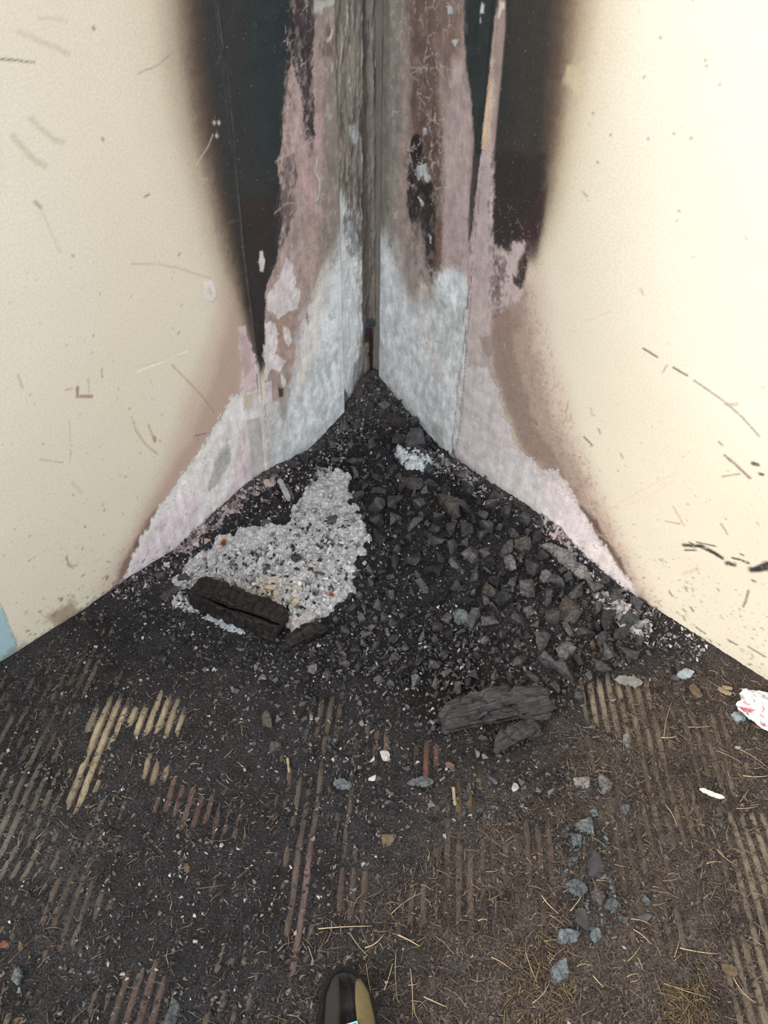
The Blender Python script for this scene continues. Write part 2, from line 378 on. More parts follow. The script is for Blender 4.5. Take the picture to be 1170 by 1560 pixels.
    P(wl([(376, 640), (396, 636), (404, 720), (384, 745), (382, 700)]), (182, 180, 178), 0.003, 0.003, 40, 0.85, 0.5, seed=6)
    P(wl([(270, 760), (310, 740), (300, 810), (250, 855), (186, 900), (206, 850), (235, 800)]), (226, 214, 221), 0.012, 0.008, 40, 0.85, 0.5, seed=4)
    P(wl([(364, 500), (374, 498), (384, 530), (392, 560), (394, 590), (380, 600), (366, 590), (372, 560), (366, 530)]), (216, 196, 200), 0.003, 0.008, 90, 0.95, 0.5, 0.0008, seed=3, patchy=0.15)
    P(wl([(360, 500), (378, 520), (386, 560), (372, 575)]), (186, 160, 160), 0.004, 0.006, 80, 0.6, 0.4, seed=2)
    P(wl([(370, 600), (388, 600), (384, 622), (372, 624)]), (200, 186, 166), 0.004, 0.004, 60, 0.8, 0.3, seed=2)
    P(wl([(310, 430), (322, 428), (328, 436), (330, 452), (324, 462), (312, 456)]), (226, 220, 216), 0.002, 0.003, 110, 1.0, 0.5, 0.0008, seed=1)
    S(wl([(318, 438), (322, 448)]), 0.004, (186, 180, 176), 0.8)
    # grey edge line of the board joint
    S(wl([(330, -60), (333, 20), (345, 110), (356, 210), (363, 300), (370, 380), (380, 460), (392, 560)]), 0.004, (104, 98, 94), 0.55, gaps=0.2, seed=3)
    pk = wl([(450, -200), (520, -200), (520, 330), (480, 470), (440, 600), (412, 560), (406, 450), (424, 390), (428, 240)])
    P(pk, (132, 122, 118), 0.004, 0.004, 90, 0.3, 0.5, -0.0005, seed=2, stretch=0.4, patchy=1.0); P(pk, (208, 196, 194), 0.004, 0.004, 80, 0.35, 0.5, 0.0005, seed=5, stretch=0.5, patchy=1.0)
    P(wl([(446, -200), (452, 120), (440, 250), (444, 330), (420, 430), (408, 440), (420, 300), (432, 100), (436, -200)]), (48, 44, 46), 0.006, 0.010, 110, 0.6, 0.9, seed=6, patchy=0.9)
    P(wl([(404, 640), (528, 480), (528, 640), (410, 730)]), (176, 184, 190), 0.01, 0.01, 60, 0.5, 0.5, seed=1, patchy=0.7)
    p.streaks(wl([(425, -300), (540, -300), (540, 720), (400, 760), (170, 910), (300, 690), (400, 560)]), 0.24, seed=1)
    p.craze(wl([(425, -300), (500, -300), (500, 330), (450, 420), (410, 430), (425, 250)]), (206, 190, 186), 0.022, 0.07, 0.7, 2, 0.15)
    p.craze(wl([(300, 0), (450, 0), (430, 300), (400, 500), (340, 300)]), (86, 88, 88), 0.06, 0.02, 0.5, 3, 0.3)
    # marks on the paint
    for pts, w_, c_, a_ in (
        ([(0, 90), (18, 91), (42, 94), (52, 95)], 0.003, (90, 84, 74), 0.8),
        ([(28, 48), (55, 60), (85, 72), (105, 83)], 0.009, (206, 197, 178), 0.8), ([(60, 28), (85, 28), (102, 32)], 0.007, (208, 199, 180), 0.7),
        ([(20, 208), (35, 225), (52, 244), (68, 252)], 0.013, (204, 197, 177), 0.9), ([(48, 182), (65, 198), (82, 212), (96, 216)], 0.011, (204, 198, 178), 0.9),
        ([(210, 112), (240, 100), (258, 84)], 0.002, (120, 108, 92), 0.6), ([(220, 300), (228, 296)], 0.003, (90, 80, 66), 0.8),
        ([(54, 308), (62, 316)], 0.008, (150, 130, 118), 0.6), ([(62, 316), (74, 345), (92, 385)], 0.004, (200, 188, 176), 0.6),
        ([(200, 402), (240, 402), (270, 408), (300, 418), (322, 424)], 0.003, (186, 176, 156), 0.8),
        ([(210, 566), (235, 556), (260, 546), (285, 536)], 0.005, (246, 238, 216), 0.9), ([(205, 560), (240, 552), (280, 540)], 0.002, (206, 190, 160), 0.7),
        ([(200, 635), (210, 660), (225, 680), (240, 692)], 0.006, (206, 198, 176), 0.9), ([(205, 652), (220, 676), (238, 690)], 0.002, (150, 140, 120), 0.6),
        ([(118, 590), (118, 604)], 0.007, (130, 100, 88), 0.85), ([(122, 604), (140, 604)], 0.009, (148, 116, 104), 0.85), ([(134, 576), (136, 596)], 0.004, (186, 170, 150), 0.7),
        ([(100, 594), (110, 592)], 0.004, (160, 140, 126), 0.7), ([(226, 648), (234, 668)], 0.006, (186, 166, 134), 0.8), ([(235, 666), (236, 672)], 0.008, (176, 128, 84), 0.9),
        ([(262, 556), (280, 574), (305, 600), (326, 628)], 0.003, (150, 128, 110), 0.7), ([(155, 562), (156, 575)], 0.003, (120, 110, 96), 0.7),
        ([(106, 640), (108, 690), (106, 705)], 0.002, (190, 180, 160), 0.7), ([(296, 664), (314, 660)], 0.003, (110, 92, 80), 0.85),
        ([(300, 250), (318, 222), (324, 206)], 0.002, (214, 200, 184), 0.8), ([(302, 272), (316, 273)], 0.002, (200, 188, 172), 0.8),
        ([(338, 342), (362, 336)], 0.002, (110, 98, 90), 0.8), ([(100, 850), (108, 862), (118, 862)], 0.004, (168, 150, 116), 0.7), ([(102, 846), (104, 862), (112, 866)], 0.003, (120, 104, 80), 0.7),
        ([(60, 700), (96, 705)], 0.003, (170, 160, 138), 0.7), ([(110, 735), (124, 750)], 0.008, (206, 196, 172), 0.7), ([(28, 572), (34, 590)], 0.006, (190, 176, 160), 0.7)):
        S(wl(pts), w_, c_, a_, gaps=0.08, seed=int(pts[0][0]))
    for (x, y) in ((326, 186), (333, 186), (330, 206), (156, 211), (142, 42)):
        c_ = (214, 206, 200) if x > 300 else (150, 140, 124); S(wl([(x, y), (x + 1, y + 2)]), 0.006, c_, 0.95)
    X(120, 0.38, 1.1, 0.3, 0.75, [(140, 130, 112), (120, 110, 96), (170, 158, 138)], seed=3)
    X(330, 0.45, 1.15, 0.0, 0.32, [(120, 112, 92), (96, 90, 76), (150, 138, 112)], bias=1.5, seed=4)
    X(260, 0.55, 1.2, 0.0, 0.10, [(70, 66, 58), (110, 100, 80), (90, 84, 70)], r1=0.005, bias=1.6, seed=5)
    P(wl([(70, 940), (110, 915), (118, 935), (90, 955)]), (140, 118, 92), 0.012, 0.010, 60, 0.7, seed=6)
    P(wl([(-120, 840), (-10, 905), (8, 940), (26, 982), (20, 1010), (-120, 1080)]), (166, 196, 204), 0.003, 0.005, 60, 1.0, seed=7)
    S(wl([(0, 918), (14, 955), (26, 984)]), 0.004, (120, 130, 124), 0.6, gaps=0.3)
    P(wl([(-300, 1200), (0, 1000), (100, 945), (190, 880), (190, 900), (100, 965), (0, 1022)]), (96, 88, 76), 0.008, 0.012, 70, 0.55, seed=2, patchy=0.2)

def paint_strip(p):
    """rough masonry in the open corner"""
    P, S = p.poly, p.stroke
    P(wl([(500, -300), (600, -300), (600, 700), (500, 700)]), (150, 142, 132), 0.01, 0.0, 30, 1.0, 0.5)
    a = sstep(-0.1, 0.5, fbm(p.S * 160, p.Z * 22, 3, 5)); w = (slice(None), slice(None))
    p.lay(w, a * 0.8, (92, 84, 78), 0.5, -0.0025)
    a = sstep(0.15, 0.5, fbm(p.S * 190, p.Z * 30, 5, 5)); p.lay(w, a * 0.85, (196, 190, 182), 0.5, 0.0015)
    P(wl([(520, 300), (552, 340), (556, 460), (556, 560), (545, 610), (520, 640)]), (228, 231, 232), 0.02, 0.02, 50, 0.95, 0.5, seed=1)
    P(wl([(538, 195), (552, 190), (556, 215), (544, 225)]), (196, 200, 202), 0.006, 0.008, 60, 0.8, 0.5, seed=2)
    P(wl([(530, 330), (548, 330), (560, 370), (545, 400), (535, 380)]), (84, 84, 86), 0.008, 0.010, 70, 0.7, 0.5, seed=3, patchy=0.3)
    P(wl([(532, 510), (540, 520), (540, 540), (532, 535)]), (224, 226, 220), 0.003, 0.004, 60, 0.9, 0.5, seed=4)
    P(wl([(563, -300), (572, -300), (574, 300), (576, 620), (562, 620), (560, 450)]), (84, 78, 72), 0.003, 0.004, 70, 0.85, 0.5, -0.004, seed=5, stretch=0.1)
    P(wl([(568, -300), (575, -300), (578, 300), (580, 500), (570, 500)]), (150, 142, 134), 0.002, 0.003, 70, 0.7, 0.5, 0.002, seed=6, patchy=0.3, stretch=0.1)
    P(wl([(563, 490), (576, 488), (578, 500), (562, 506)]), (70, 74, 80), 0.002, 0.003, 80, 0.9, 0.6, 0.003, seed=6)
    P(wl([(566, 506), (577, 504), (579, 580), (568, 570), (564, 530)]), (58, 44, 42), 0.003, 0.003, 60, 0.95, 0.5, -0.005, seed=7)
    P(wl([(562, 530), (570, 528), (572, 570), (562, 585)]), (150, 136, 124), 0.003, 0.004, 70, 0.85, 0.5, 0.003, seed=1)
    P(wl([(520, 590), (535, 600), (545, 620), (530, 660), (520, 650)]), (64, 60, 60), 0.006, 0.006, 60, 0.85, 0.5, seed=2)
    P(wl([(545, 560), (562, 540), (566, 600), (540, 620)]), (110, 106, 110), 0.006, 0.006, 60, 0.7, 0.5, seed=2)

def paint_right(p):
    P, S, X = p.poly, p.stroke, p.specks
    P(wr([(880, -200), (1400, -300), (1600, 900), (1100, 700), (930, 450)]), (240, 232, 217), 0.12, 0.03, 8, 0.6, seed=2)
    # smoke halo of the outer panel and black core
    def band(xs, col, soft, alpha, kind, yb):
        ys = (-900, -60, 60, 140, 220, 300, 350)
        P(wr([(600, -900), (700, -60), (735, 200), (748, yb)] + [(812, yb)] + [(x, y) for x, y in zip(xs, ys)][::-1]), col, soft, 0.006, 12, alpha, kind, seed=3, stretch=0.15)
    band((1200, 955, 930, 908, 890, 868, 846), (206, 188, 160), 0.060, 0.60, 0.0, 395)
    band((1130, 906, 890, 876, 862, 848, 832), (146, 122, 100), 0.036, 0.85, 0.2, 398)
    band((1090, 872, 864, 856, 848, 836, 824), (84, 70, 62), 0.022, 0.93, 0.8, 398)
    band((1050, 845, 838, 832, 830, 826, 818), (62, 58, 55), 0.015, 1.0, 1.0, 396)
    P(wr([(752, 230), (830, 235), (828, 300), (816, 390), (790, 396), (752, 400)]), (52, 44, 46), 0.012, 0.008, 25, 0.9, 1.0, seed=4)
    P(wr([(755, -60), (775, -60), (775, 200), (752, 230)]), (50, 55, 54), 0.012, 0.006, 20, 0.8, 1.0, seed=4)
    P(wr([(790, 340), (836, 280), (826, 350), (816, 392), (800, 398), (794, 370)]), (60, 46, 46), 0.006, 0.006, 40, 0.8, 1.0, seed=4)
    # brown scorch running down to the foot
    P(wr([(748, 396), (815, 392), (832, 440), (842, 540), (880, 660), (930, 780), (980, 880), (1020, 960), (990, 960), (930, 860), (860, 740), (790, 690), (752, 560)]), (206, 182, 168), 0.036, 0.012, 16, 0.75, 0.0, seed=5)
    P(wr([(746, 430), (800, 430), (815, 520), (836, 620), (880, 710), (920, 790), (965, 880), (1000, 945), (960, 905), (905, 815), (868, 752), (800, 690), (765, 610), (746, 560)]), (160, 137, 126), 0.022, 0.016, 60, 0.7, 0.2, seed=6)
    P(wr([(748, 440), (775, 470), (790, 560), (815, 640), (850, 700), (880, 750), (900, 800), (868, 750), (795, 690), (766, 610), (748, 540)]), (128, 108, 100), 0.014, 0.014, 90, 0.5, 0.3, seed=7)
    P(wr([(884, 772), (905, 790), (935, 835), (962, 885), (945, 872), (912, 828), (890, 795)]), (92, 70, 62), 0.006, 0.008, 70, 0.85, 0.5, seed=1)
    for pts in ([(872, 755), (890, 770), (915, 776), (940, 772)], [(900, 775), (918, 800), (930, 830), (950, 850)], [(890, 745), (898, 762), (905, 782)], [(910, 812), (925, 822), (942, 838)]):
        S(wr(pts), 0.002, (214, 186, 164), 0.8, seed=int(pts[0][0]))
    # near panel
    P(wr([(560, -300), (770, -300), (770, 40), (706, 760), (560, 700)]), (172, 152, 144), 0.003, 0.0, 60, 1.0, 0.5, seed=1)
    P(wr([(570, -300), (615, -300), (612, 100), (608, 260), (604, 340), (640, 420), (575, 500)]), (150, 144, 136), 0.012, 0.014, 50, 0.95, 0.5, seed=2, stretch=0.2)
    P(wr([(576, -300), (596, -300), (594, 100), (590, 330), (578, 400)]), (128, 118, 108), 0.008, 0.012, 80, 0.8, 0.5, seed=4, stretch=0.12)
    P(wr([(616, -300), (668, -300), (672, 60), (668, 200), (662, 260), (636, 240), (622, 150)]), (104, 82, 74), 0.016, 0.012, 40, 0.85, 0.6, seed=3, stretch=0.25)
    P(wr([(660, -300), (705, -300), (700, 60), (690, 120), (676, 130)]), (132, 108, 96), 0.014, 0.010, 40, 0.8, 0.5, seed=4, stretch=0.25)
    P(wr([(690, 90), (706, 100), (718, 200), (714, 340), (712, 440), (676, 430), (668, 330), (676, 200)]), (192, 172, 170), 0.010, 0.010, 40, 0.9, 0.5, seed=5)
    P(wr([(636, 120), (650, 100), (672, 230), (672, 340), (664, 420), (652, 360), (640, 220)]), (110, 88, 80), 0.012, 0.010, 40, 0.85, 0.6, seed=5, stretch=0.25)
    P(wr([(628, 205), (640, 200), (660, 290), (666, 350), (664, 400), (662, 434), (654, 432), (648, 390), (634, 350), (622, 330), (622, 270)]), (42, 36, 38), 0.004, 0.009, 70, 0.97, 1.0, 0.0006, seed=6, stretch=0.4)
    P(wr([(664, 330), (672, 340), (672, 400), (666, 432), (660, 420)]), (112, 84, 72), 0.005, 0.006, 50, 0.85, 0.6, seed=7)
    P(wr([(606, 330), (640, 340), (656, 430), (660, 450), (625, 440), (604, 400)]), (164, 150, 142), 0.010, 0.010, 50, 0.85, 0.5, seed=7)
    # bleached plaster of the lower near panel
    P(wr([(572, 340), (600, 380), (610, 430), (625, 455), (645, 462), (662, 460), (668, 430), (684, 418), (704, 430), (716, 440), (706, 760), (572, 720)]), (224, 227, 228), 0.034, 0.022, 36, 1.0, 0.5, seed=3)
    P(wr([(666, 420), (690, 408), (712, 430), (712, 470), (680, 470), (664, 455)]), (232, 238, 242), 0.012, 0.012, 60, 0.85, 0.5, seed=4)
    P(wr([(690, 480), (708, 500), (700, 640), (688, 700), (672, 690), (676, 580)]), (236, 240, 241), 0.014, 0.010, 40, 0.85, 0.5, seed=5)
    P(wr([(640, 430), (652, 440), (650, 500), (672, 560), (664, 580), (640, 500)]), (216, 207, 199), 0.010, 0.010, 40, 0.7, 0.5, seed=6)
    P(wr([(655, 640), (670, 640), (678, 690), (668, 705)]), (170, 174, 164), 0.008, 0.008, 40, 0.7, 0.5, seed=6)
    P(wr([(660, 675), (672, 680), (676, 695), (666, 694)]), (206, 186, 166), 0.005, 0.006, 60, 0.7, 0.5, seed=2)
    S(wr([(672, 460), (677, 466)]), 0.012, (150, 156, 156), 0.7); S(wr([(664, 520), (674, 522)]), 0.006, (140, 142, 140), 0.6)
    S(wr([(684, 566), (686, 574)]), 0.005, (176, 140, 136), 0.7); S(wr([(592, 370), (596, 376)]), 0.007, (136, 136, 134), 0.7)
    # white chips
    for pts in ([(634, 250), (650, 250), (656, 272), (650, 278), (646, 268), (636, 274)], [(644, 194), (650, 196), (652, 208), (646, 206)], [(680, 8), (688, 10), (690, 20), (684, 20)],
                [(688, 62), (698, 60), (696, 74)], [(638, 300), (648, 310), (644, 316)], [(654, 358), (658, 362), (656, 370)]):
        P(wr(pts), (200, 204, 206), 0.0015, 0.004, 100, 1.0, 0.5, 0.0008, seed=len(pts))
    for pts in ([(612, 90), (624, 96), (622, 112), (638, 124)], [(626, 112), (640, 106), (652, 98)], [(664, 92), (672, 100), (688, 108), (696, 130), (700, 142)], [(612, 215), (620, 230), (632, 222)], [(672, 258), (686, 264), (690, 250), (692, 240)], [(640, 150), (648, 160)]):
        S(wr(pts), 0.0022, (190, 174, 166), 0.75, seed=int(pts[0][0]))
    # black wedge beside the joint, bare sliver, pink strip of the outer panel
    P(wr([(708, -300), (800, -300), (752, 60), (746, 120), (738, 200), (734, 250), (728, 290), (720, 350), (714, 366), (716, 300), (722, 230), (720, 160), (712, 120), (706, 50)]), (52, 58, 58), 0.003, 0.004, 60, 1.0, 1.0, seed=1)
    P(wr([(722, 230), (734, 245), (726, 310), (716, 365), (712, 350)]), (84, 70, 68), 0.005, 0.004, 60, 0.7, 0.8, seed=2)
    P(wr([(751, 92), (753, 140), (750, 190), (752, 230), (754, 300), (752, 390), (750, 440), (714, 450), (714, 400), (724, 320), (732, 250), (740, 180)]), (198, 180, 180), 0.003, 0.007, 70, 1.0, 0.5, seed=2, stretch=0.3)
    P(wr([(752, 84), (751, 120), (748, 165), (746, 205), (742, 232), (734, 226), (736, 200), (741, 160), (746, 120)]), (214, 186, 156), 0.0015, 0.002, 80, 1.0, 0.3, 0.0006, seed=3)
    P(wr([(752, 84), (751, 118), (744, 150), (746, 120)]), (176, 138, 108), 0.003, 0.002, 80, 0.8, 0.4, seed=3)
    P(wr([(760, 2), (768, 4), (770, 14), (764, 16), (760, 28), (758, 26)]), (232, 214, 200), 0.0015, 0.002, 100, 1.0, 0.3, 0.0006, seed=4)
    P(wr([(734, 4), (737, 8), (737, 20), (732, 20)]), (210, 210, 204), 0.0015, 0.002, 100, 1.0, 0.4, seed=4); S(wr([(732, 28), (732, 34)]), 0.003, (190, 194, 190), 0.9)
    # pink flare with the sooty dent
    P(wr([(748, 380), (765, 375), (775, 385), (784, 372), (798, 370), (802, 395), (798, 430), (786, 456), (770, 470), (748, 480)]), (206, 188, 186), 0.006, 0.012, 80, 0.95, 0.5, seed=5)
    P(wr([(750, 400), (768, 390), (772, 420), (762, 450), (750, 450)]), (104, 84, 88), 0.005, 0.012, 110, 0.7, 0.6, seed=6, patchy=0.5)
    P(wr([(790, 398), (800, 380), (803, 400), (800, 425), (792, 440), (782, 432), (780, 415), (786, 425)]), (58, 44, 40), 0.004, 0.003, 60, 0.95, 1.0, -0.002, seed=7)
    P(wr([(745, 470), (790, 470), (792, 500), (750, 520)]), (158, 132, 126), 0.012, 0.010, 60, 0.6, 0.4, seed=7, patchy=0.2)
    P(wr([(712, 440), (748, 440), (746, 560), (758, 600), (712, 620)]), (200, 184, 182), 0.005, 0.006, 50, 0.95, 0.5, seed=1)
    P(wr([(730, 512), (748, 510), (750, 540), (744, 548), (734, 530)]), (170, 150, 138), 0.003, 0.004, 60, 0.8, 0.4, seed=1)
    # lower bared plaster of the outer panel
    P(wr([(700, 560), (744, 556), (760, 600), (768, 632), (780, 650), (782, 676), (806, 692), (826, 716), (850, 716), (868, 742), (888, 780), (905, 806), (932, 848), (960, 888), (985, 930), (1010, 965), (930, 960), (800, 800), (690, 770)]),
      (216, 207, 206), 0.0025, 0.014, 55, 1.0, 0.5, -0.0008, seed=3)
    P(wr([(716, 690), (800, 700), (850, 740), (850, 830), (780, 790), (706, 740)]), (220, 215, 214), 0.015, 0.012, 36, 0.8, 0.5, seed=4)
    P(wr([(826, 730), (860, 740), (905, 810), (960, 890), (1005, 960), (930, 940), (850, 840)]), (236, 224, 226), 0.012, 0.008, 40, 0.9, 0.5, seed=5)
    # cracks of the board joint
    S(wr([(735, 250), (728, 330), (720, 400), (716, 470), (708, 560), (702, 640), (692, 700)]), 0.004, (120, 104, 98), 0.7, gaps=0.3, seed=2)
    pk = wr([(580, -200), (706, -200), (716, 200), (714, 450), (640, 440), (585, 330)])
    P(pk, (116, 106, 100), 0.004, 0.004, 80, 0.3, 0.5, -0.0005, seed=3, stretch=0.35, patchy=1.0); P(pk, (196, 186, 180), 0.004, 0.004, 80, 0.28, 0.5, 0.0005, seed=6, stretch=0.5, patchy=1.05)
    P(wr([(620, 180), (676, 180), (672, 440), (640, 430), (612, 330)]), (46, 40, 42), 0.006, 0.010, 90, 0.5, 0.9, seed=4, stretch=0.4, patchy=0.95)
    P(wr([(746, 230), (764, 230), (770, 330), (768, 480), (744, 480)]), (60, 50, 54), 0.006, 0.010, 110, 0.6, 0.8, seed=5, patchy=0.85)
    P(wr([(580, 430), (706, 450), (700, 680), (620, 640), (580, 600)]), (166, 168, 166), 0.01, 0.01, 60, 0.5, 0.5, seed=1, patchy=0.65)
    P(wr([(745, 440), (815, 440), (860, 600), (930, 780), (990, 930), (890, 800), (790, 690)]), (120, 96, 86), 0.008, 0.010, 130, 0.35, 0.3, seed=2, patchy=1.0)
    p.streaks(wr([(570, -300), (775, -300), (755, 440), (752, 560), (830, 700), (1010, 965), (700, 780), (570, 720)]), 0.24, seed=2)
    p.craze(wr([(590, -100), (706, -100), (716, 380), (660, 440), (590, 330)]), (200, 186, 178), 0.022, 0.07, 0.75, 4, 0.05)
    p.craze(wr([(752, 200), (830, 200), (820, 480), (750, 520)]), (160, 140, 134), 0.02, 0.06, 0.6, 5, 0.15)
    p.craze(wr([(752, -100), (840, -100), (840, 240), (752, 240)]), (104, 96, 90), 0.03, 0.03, 0.6, 6, 0.25)
    p.craze(wr([(745, 440), (815, 440), (850, 600), (900, 740), (960, 870), (890, 800), (790, 690)]), (206, 178, 160), 0.022, 0.06, 0.6, 7, 0.1)
    # marks on the paint
    BK = (52, 46, 46)
    for pts, w_, c_, a_ in (
        ([(980, 531), (990, 537), (1001, 544)], 0.005, (84, 74, 64), 0.9), ([(1026, 560), (1036, 566), (1047, 572)], 0.005, (84, 74, 64), 0.9), ([(1009, 568), (1016, 556)], 0.003, (140, 126, 110), 0.7),
        ([(1058, 580), (1080, 595), (1105, 613), (1130, 635), (1157, 665)], 0.004, (110, 96, 82), 0.8), ([(1105, 616), (1122, 616)], 0.008, (170, 150, 130), 0.6),
        ([(1104, 694), (1125, 712), (1142, 728)], 0.007, (110, 94, 80), 0.85), ([(1100, 726), (1126, 722)], 0.004, (150, 130, 112), 0.8), ([(1095, 673), (1100, 678)], 0.004, (120, 104, 90), 0.8),
        ([(1147, 706), (1154, 708)], 0.010, (64, 56, 50), 0.95), ([(1158, 722), (1162, 723)], 0.008, (70, 60, 54), 0.95),
        ([(1042, 830), (1070, 832), (1088, 842), (1100, 850)], 0.011, BK, 0.97), ([(1044, 838), (1060, 838)], 0.005, BK, 0.9), ([(1062, 826), (1090, 832)], 0.004, BK, 0.9), ([(1108, 858), (1118, 860)], 0.014, BK, 0.97),
        ([(1116, 850), (1128, 853), (1140, 858)], 0.006, BK, 0.95), ([(1144, 868), (1156, 868), (1180, 862)], 0.016, BK, 0.97), ([(1152, 866), (1170, 858)], 0.014, BK, 0.97), ([(1128, 844), (1132, 846)], 0.005, BK, 0.9),
        ([(1050, 826), (1080, 840), (1094, 846)], 0.004, BK, 0.9), ([(1140, 900), (1136, 916), (1132, 924)], 0.005, (96, 70, 60), 0.85), ([(1146, 884), (1150, 886)], 0.006, (80, 62, 56), 0.9),
        ([(940, 768), (968, 752), (1000, 735), (1030, 720)], 0.004, (226, 206, 184), 0.9), ([(950, 772), (990, 756), (1030, 730)], 0.003, (228, 208, 186), 0.8),
        ([(1098, 798), (1104, 806), (1108, 814)], 0.003, (110, 96, 82), 0.85), ([(1026, 772), (1034, 786), (1042, 800)], 0.006, (196, 170, 140), 0.7), ([(1014, 794), (1036, 798)], 0.003, (150, 130, 106), 0.7),
        ([(890, 666), (902, 678)], 0.007, (130, 108, 96), 0.85), ([(912, 654), (914, 660)], 0.007, (150, 130, 116), 0.7), ([(946, 692), (949, 698)], 0.005, (150, 130, 116), 0.7), ([(900, 622), (902, 632)], 0.005, (170, 152, 136), 0.6),
        ([(866, 612), (862, 630)], 0.002, (150, 126, 110), 0.7), ([(811, 560), (810, 590)], 0.004, (170, 130, 108), 0.7), ([(887, 292), (894, 299)], 0.004, (150, 138, 122), 0.7), ([(1075, 390), (1170, 389)], 0.003, (232, 224, 208), 0.8),
        ([(892, 490), (930, 474)], 0.005, (224, 212, 194), 0.8), ([(976, 442), (979, 448)], 0.007, (196, 186, 166), 0.8), ([(1060, 955), (1074, 965)], 0.006, (100, 92, 80), 0.8), ([(1110, 975), (1122, 982)], 0.006, (90, 82, 70), 0.8),
        ([(1140, 985), (1165, 1000)], 0.006, (110, 96, 84), 0.8), ([(1020, 900), (1024, 908)], 0.005, (110, 96, 82), 0.8), ([(1000, 915), (1008, 924)], 0.003, (130, 110, 96), 0.8), ([(1040, 875), (1064, 866)], 0.010, (214, 196, 166), 0.7)):
        S(wr(pts), w_, c_, a_, gaps=0.05, seed=int(pts[0][0]) % 97)
    for (x, y) in ((987, 211), (1027, 203), (1053, 210), (1006, 57), (1074, 91), (1076, 100), (1096, 128), (1034, 321), (981, 117), (910, 247), (930, 205), (903, 172)):
        S(wr([(x, y), (x + .5, y + 1)]), 0.0045, (140, 128, 112), 0.85)
    P(wr([(862, 100), (885, 100), (895, 125), (880, 145), (862, 130)]), (214, 200, 168), 0.006, 0.012, 90, 0.6, seed=6, patchy=0.3)
    X(70, 0.42, 1.1, 0.35, 1.1, [(190, 178, 160), (160, 146, 128), (210, 198, 180)], seed=6)
    X(160, 0.42, 1.15, 0.12, 0.45, [(150, 134, 116), (120, 104, 90), (190, 170, 150)], seed=7)
    X(420, 0.62, 1.2, 0.0, 0.17, [(96, 84, 66), (130, 112, 84), (70, 60, 52), (150, 132, 100)], r1=0.0045, bias=1.5, seed=8)
    P(wr([(985, 930), (1040, 985), (1100, 1000), (1200, 1060), (1200, 1090), (1000, 980)]), (120, 104, 84), 0.010, 0.014, 60, 0.55, seed=2, patchy=0.2)
    P(wr([(950, 905), (1000, 945), (1036, 972), (1020, 978), (960, 925)]), (176, 138, 118), 0.006, 0.006, 60, 0.7, seed=2)

# ------------------------------------------------------------------ the walls
ZT = axis(0.0, 2.1, 0.0024, 1.14, 0.05)
CREAM_L, CREAM_R = (225, 217, 199), (228, 218, 199)
def strip_noise(S, Z): return 0.005 * fbm(S * 60, Z * 14, 2, 4) + 0.003 * fbm(S * 200, Z * 60, 4, 4)
wall_left = wall_piece('wall_left', DL, NL, axis(-0.03, 2.0, 0.0024, 0.105, 0.3), ZT, -0.014, 0.16, paint_strip, None, (150, 142, 132), True, strip_noise)
tag(wall_left, 'cream painted left wall with soot plume and rough bare masonry strip in the corner', None, None, 'structure')
JL, JR = 0.3485, 0.2675
o = wall_piece('panel', DL, NL, axis(0.0985, JL - 0.0015, 0.0022, 9, 1), ZT, 0.0, 0.014, paint_left, wall_left, CREAM_L, True,
               lambda S, Z: -0.004 * sstep(0.004, 0.0, S - 0.0985 + 0.002 * fbm(S * 0, Z * 30, 1, 3)) + 0.0006 * fbm(S * 12, Z * 12, 2))
tag(o, 'near corner board, paint burnt away to rose and grey plaster', kind='structure')
o = wall_piece('panel', DL, NL, axis(JL + 0.0015, 2.0, 0.0028, 1.12, 0.05), ZT, 0.0, 0.014, paint_left, wall_left, CREAM_L, True, lambda S, Z: 0.0012 * fbm(S * 7, Z * 7, 3))
tag(o, 'wide cream painted board with smoke stain', kind='structure')
def paint_left_joint(p):
    paint_left(p)
    p.stroke(wl([(394, 560), (400, 640), (407, 725)]), 0.007, (206, 204, 202), 0.9, 0.5)
    p.stroke(wl([(390, 570), (397, 640), (403, 715)]), 0.003, (84, 80, 80), 0.8, 0.5, gaps=0.2)
o = wall_piece('joint_bead', DL, NL, np.linspace(JL - 0.006, JL + 0.006, 7), ZT, -0.0005, 0.004, paint_left_joint, wall_left, CREAM_L, True,
               lambda S, Z: 0.0018 * np.cos(np.clip((S - JL) / 0.006, -1, 1) * 1.57) + 0.0008 * fbm(S * 90, Z * 40, 4, 3))
wall_right = wall_piece('wall_right', DR, NR, axis(-0.03, 2.6, 0.003, 0.02, 0.3), axis(0, 2.1, 0.02, 1.2, 0.1), -0.014, 0.16, lambda p: p.poly([(-1, -1), (3, -1), (3, 3), (-1, 3)], (150, 142, 132), kind=0.5), None, (150, 142, 132), False)
tag(wall_right, 'cream painted right wall with soot plume and pale burnt plaster foot', None, None, 'structure')
o = wall_piece('panel', DR, NR, axis(0.012, JR - 0.0015, 0.0022, 9, 1), ZT, 0.0, 0.014, paint_right, wall_right, CREAM_R, False, lambda S, Z: -0.003 * sstep(0.004, 0.0, S - 0.012 + 0.002 * fbm(S * 0, Z * 40, 1, 3)) + 0.0006 * fbm(S * 12, Z * 12, 2))
tag(o, 'near corner board, sooty above and bleached grey below', kind='structure')
o = wall_piece('panel', DR, NR, axis(JR + 0.0015, 2.6, 0.0028, 1.16, 0.05), ZT, 0.0, 0.014, paint_right, wall_right, CREAM_R, False, lambda S, Z: 0.0012 * fbm(S * 7, Z * 7, 5))
tag(o, 'wide cream painted board with smoke stain and black scuffs', kind='structure')
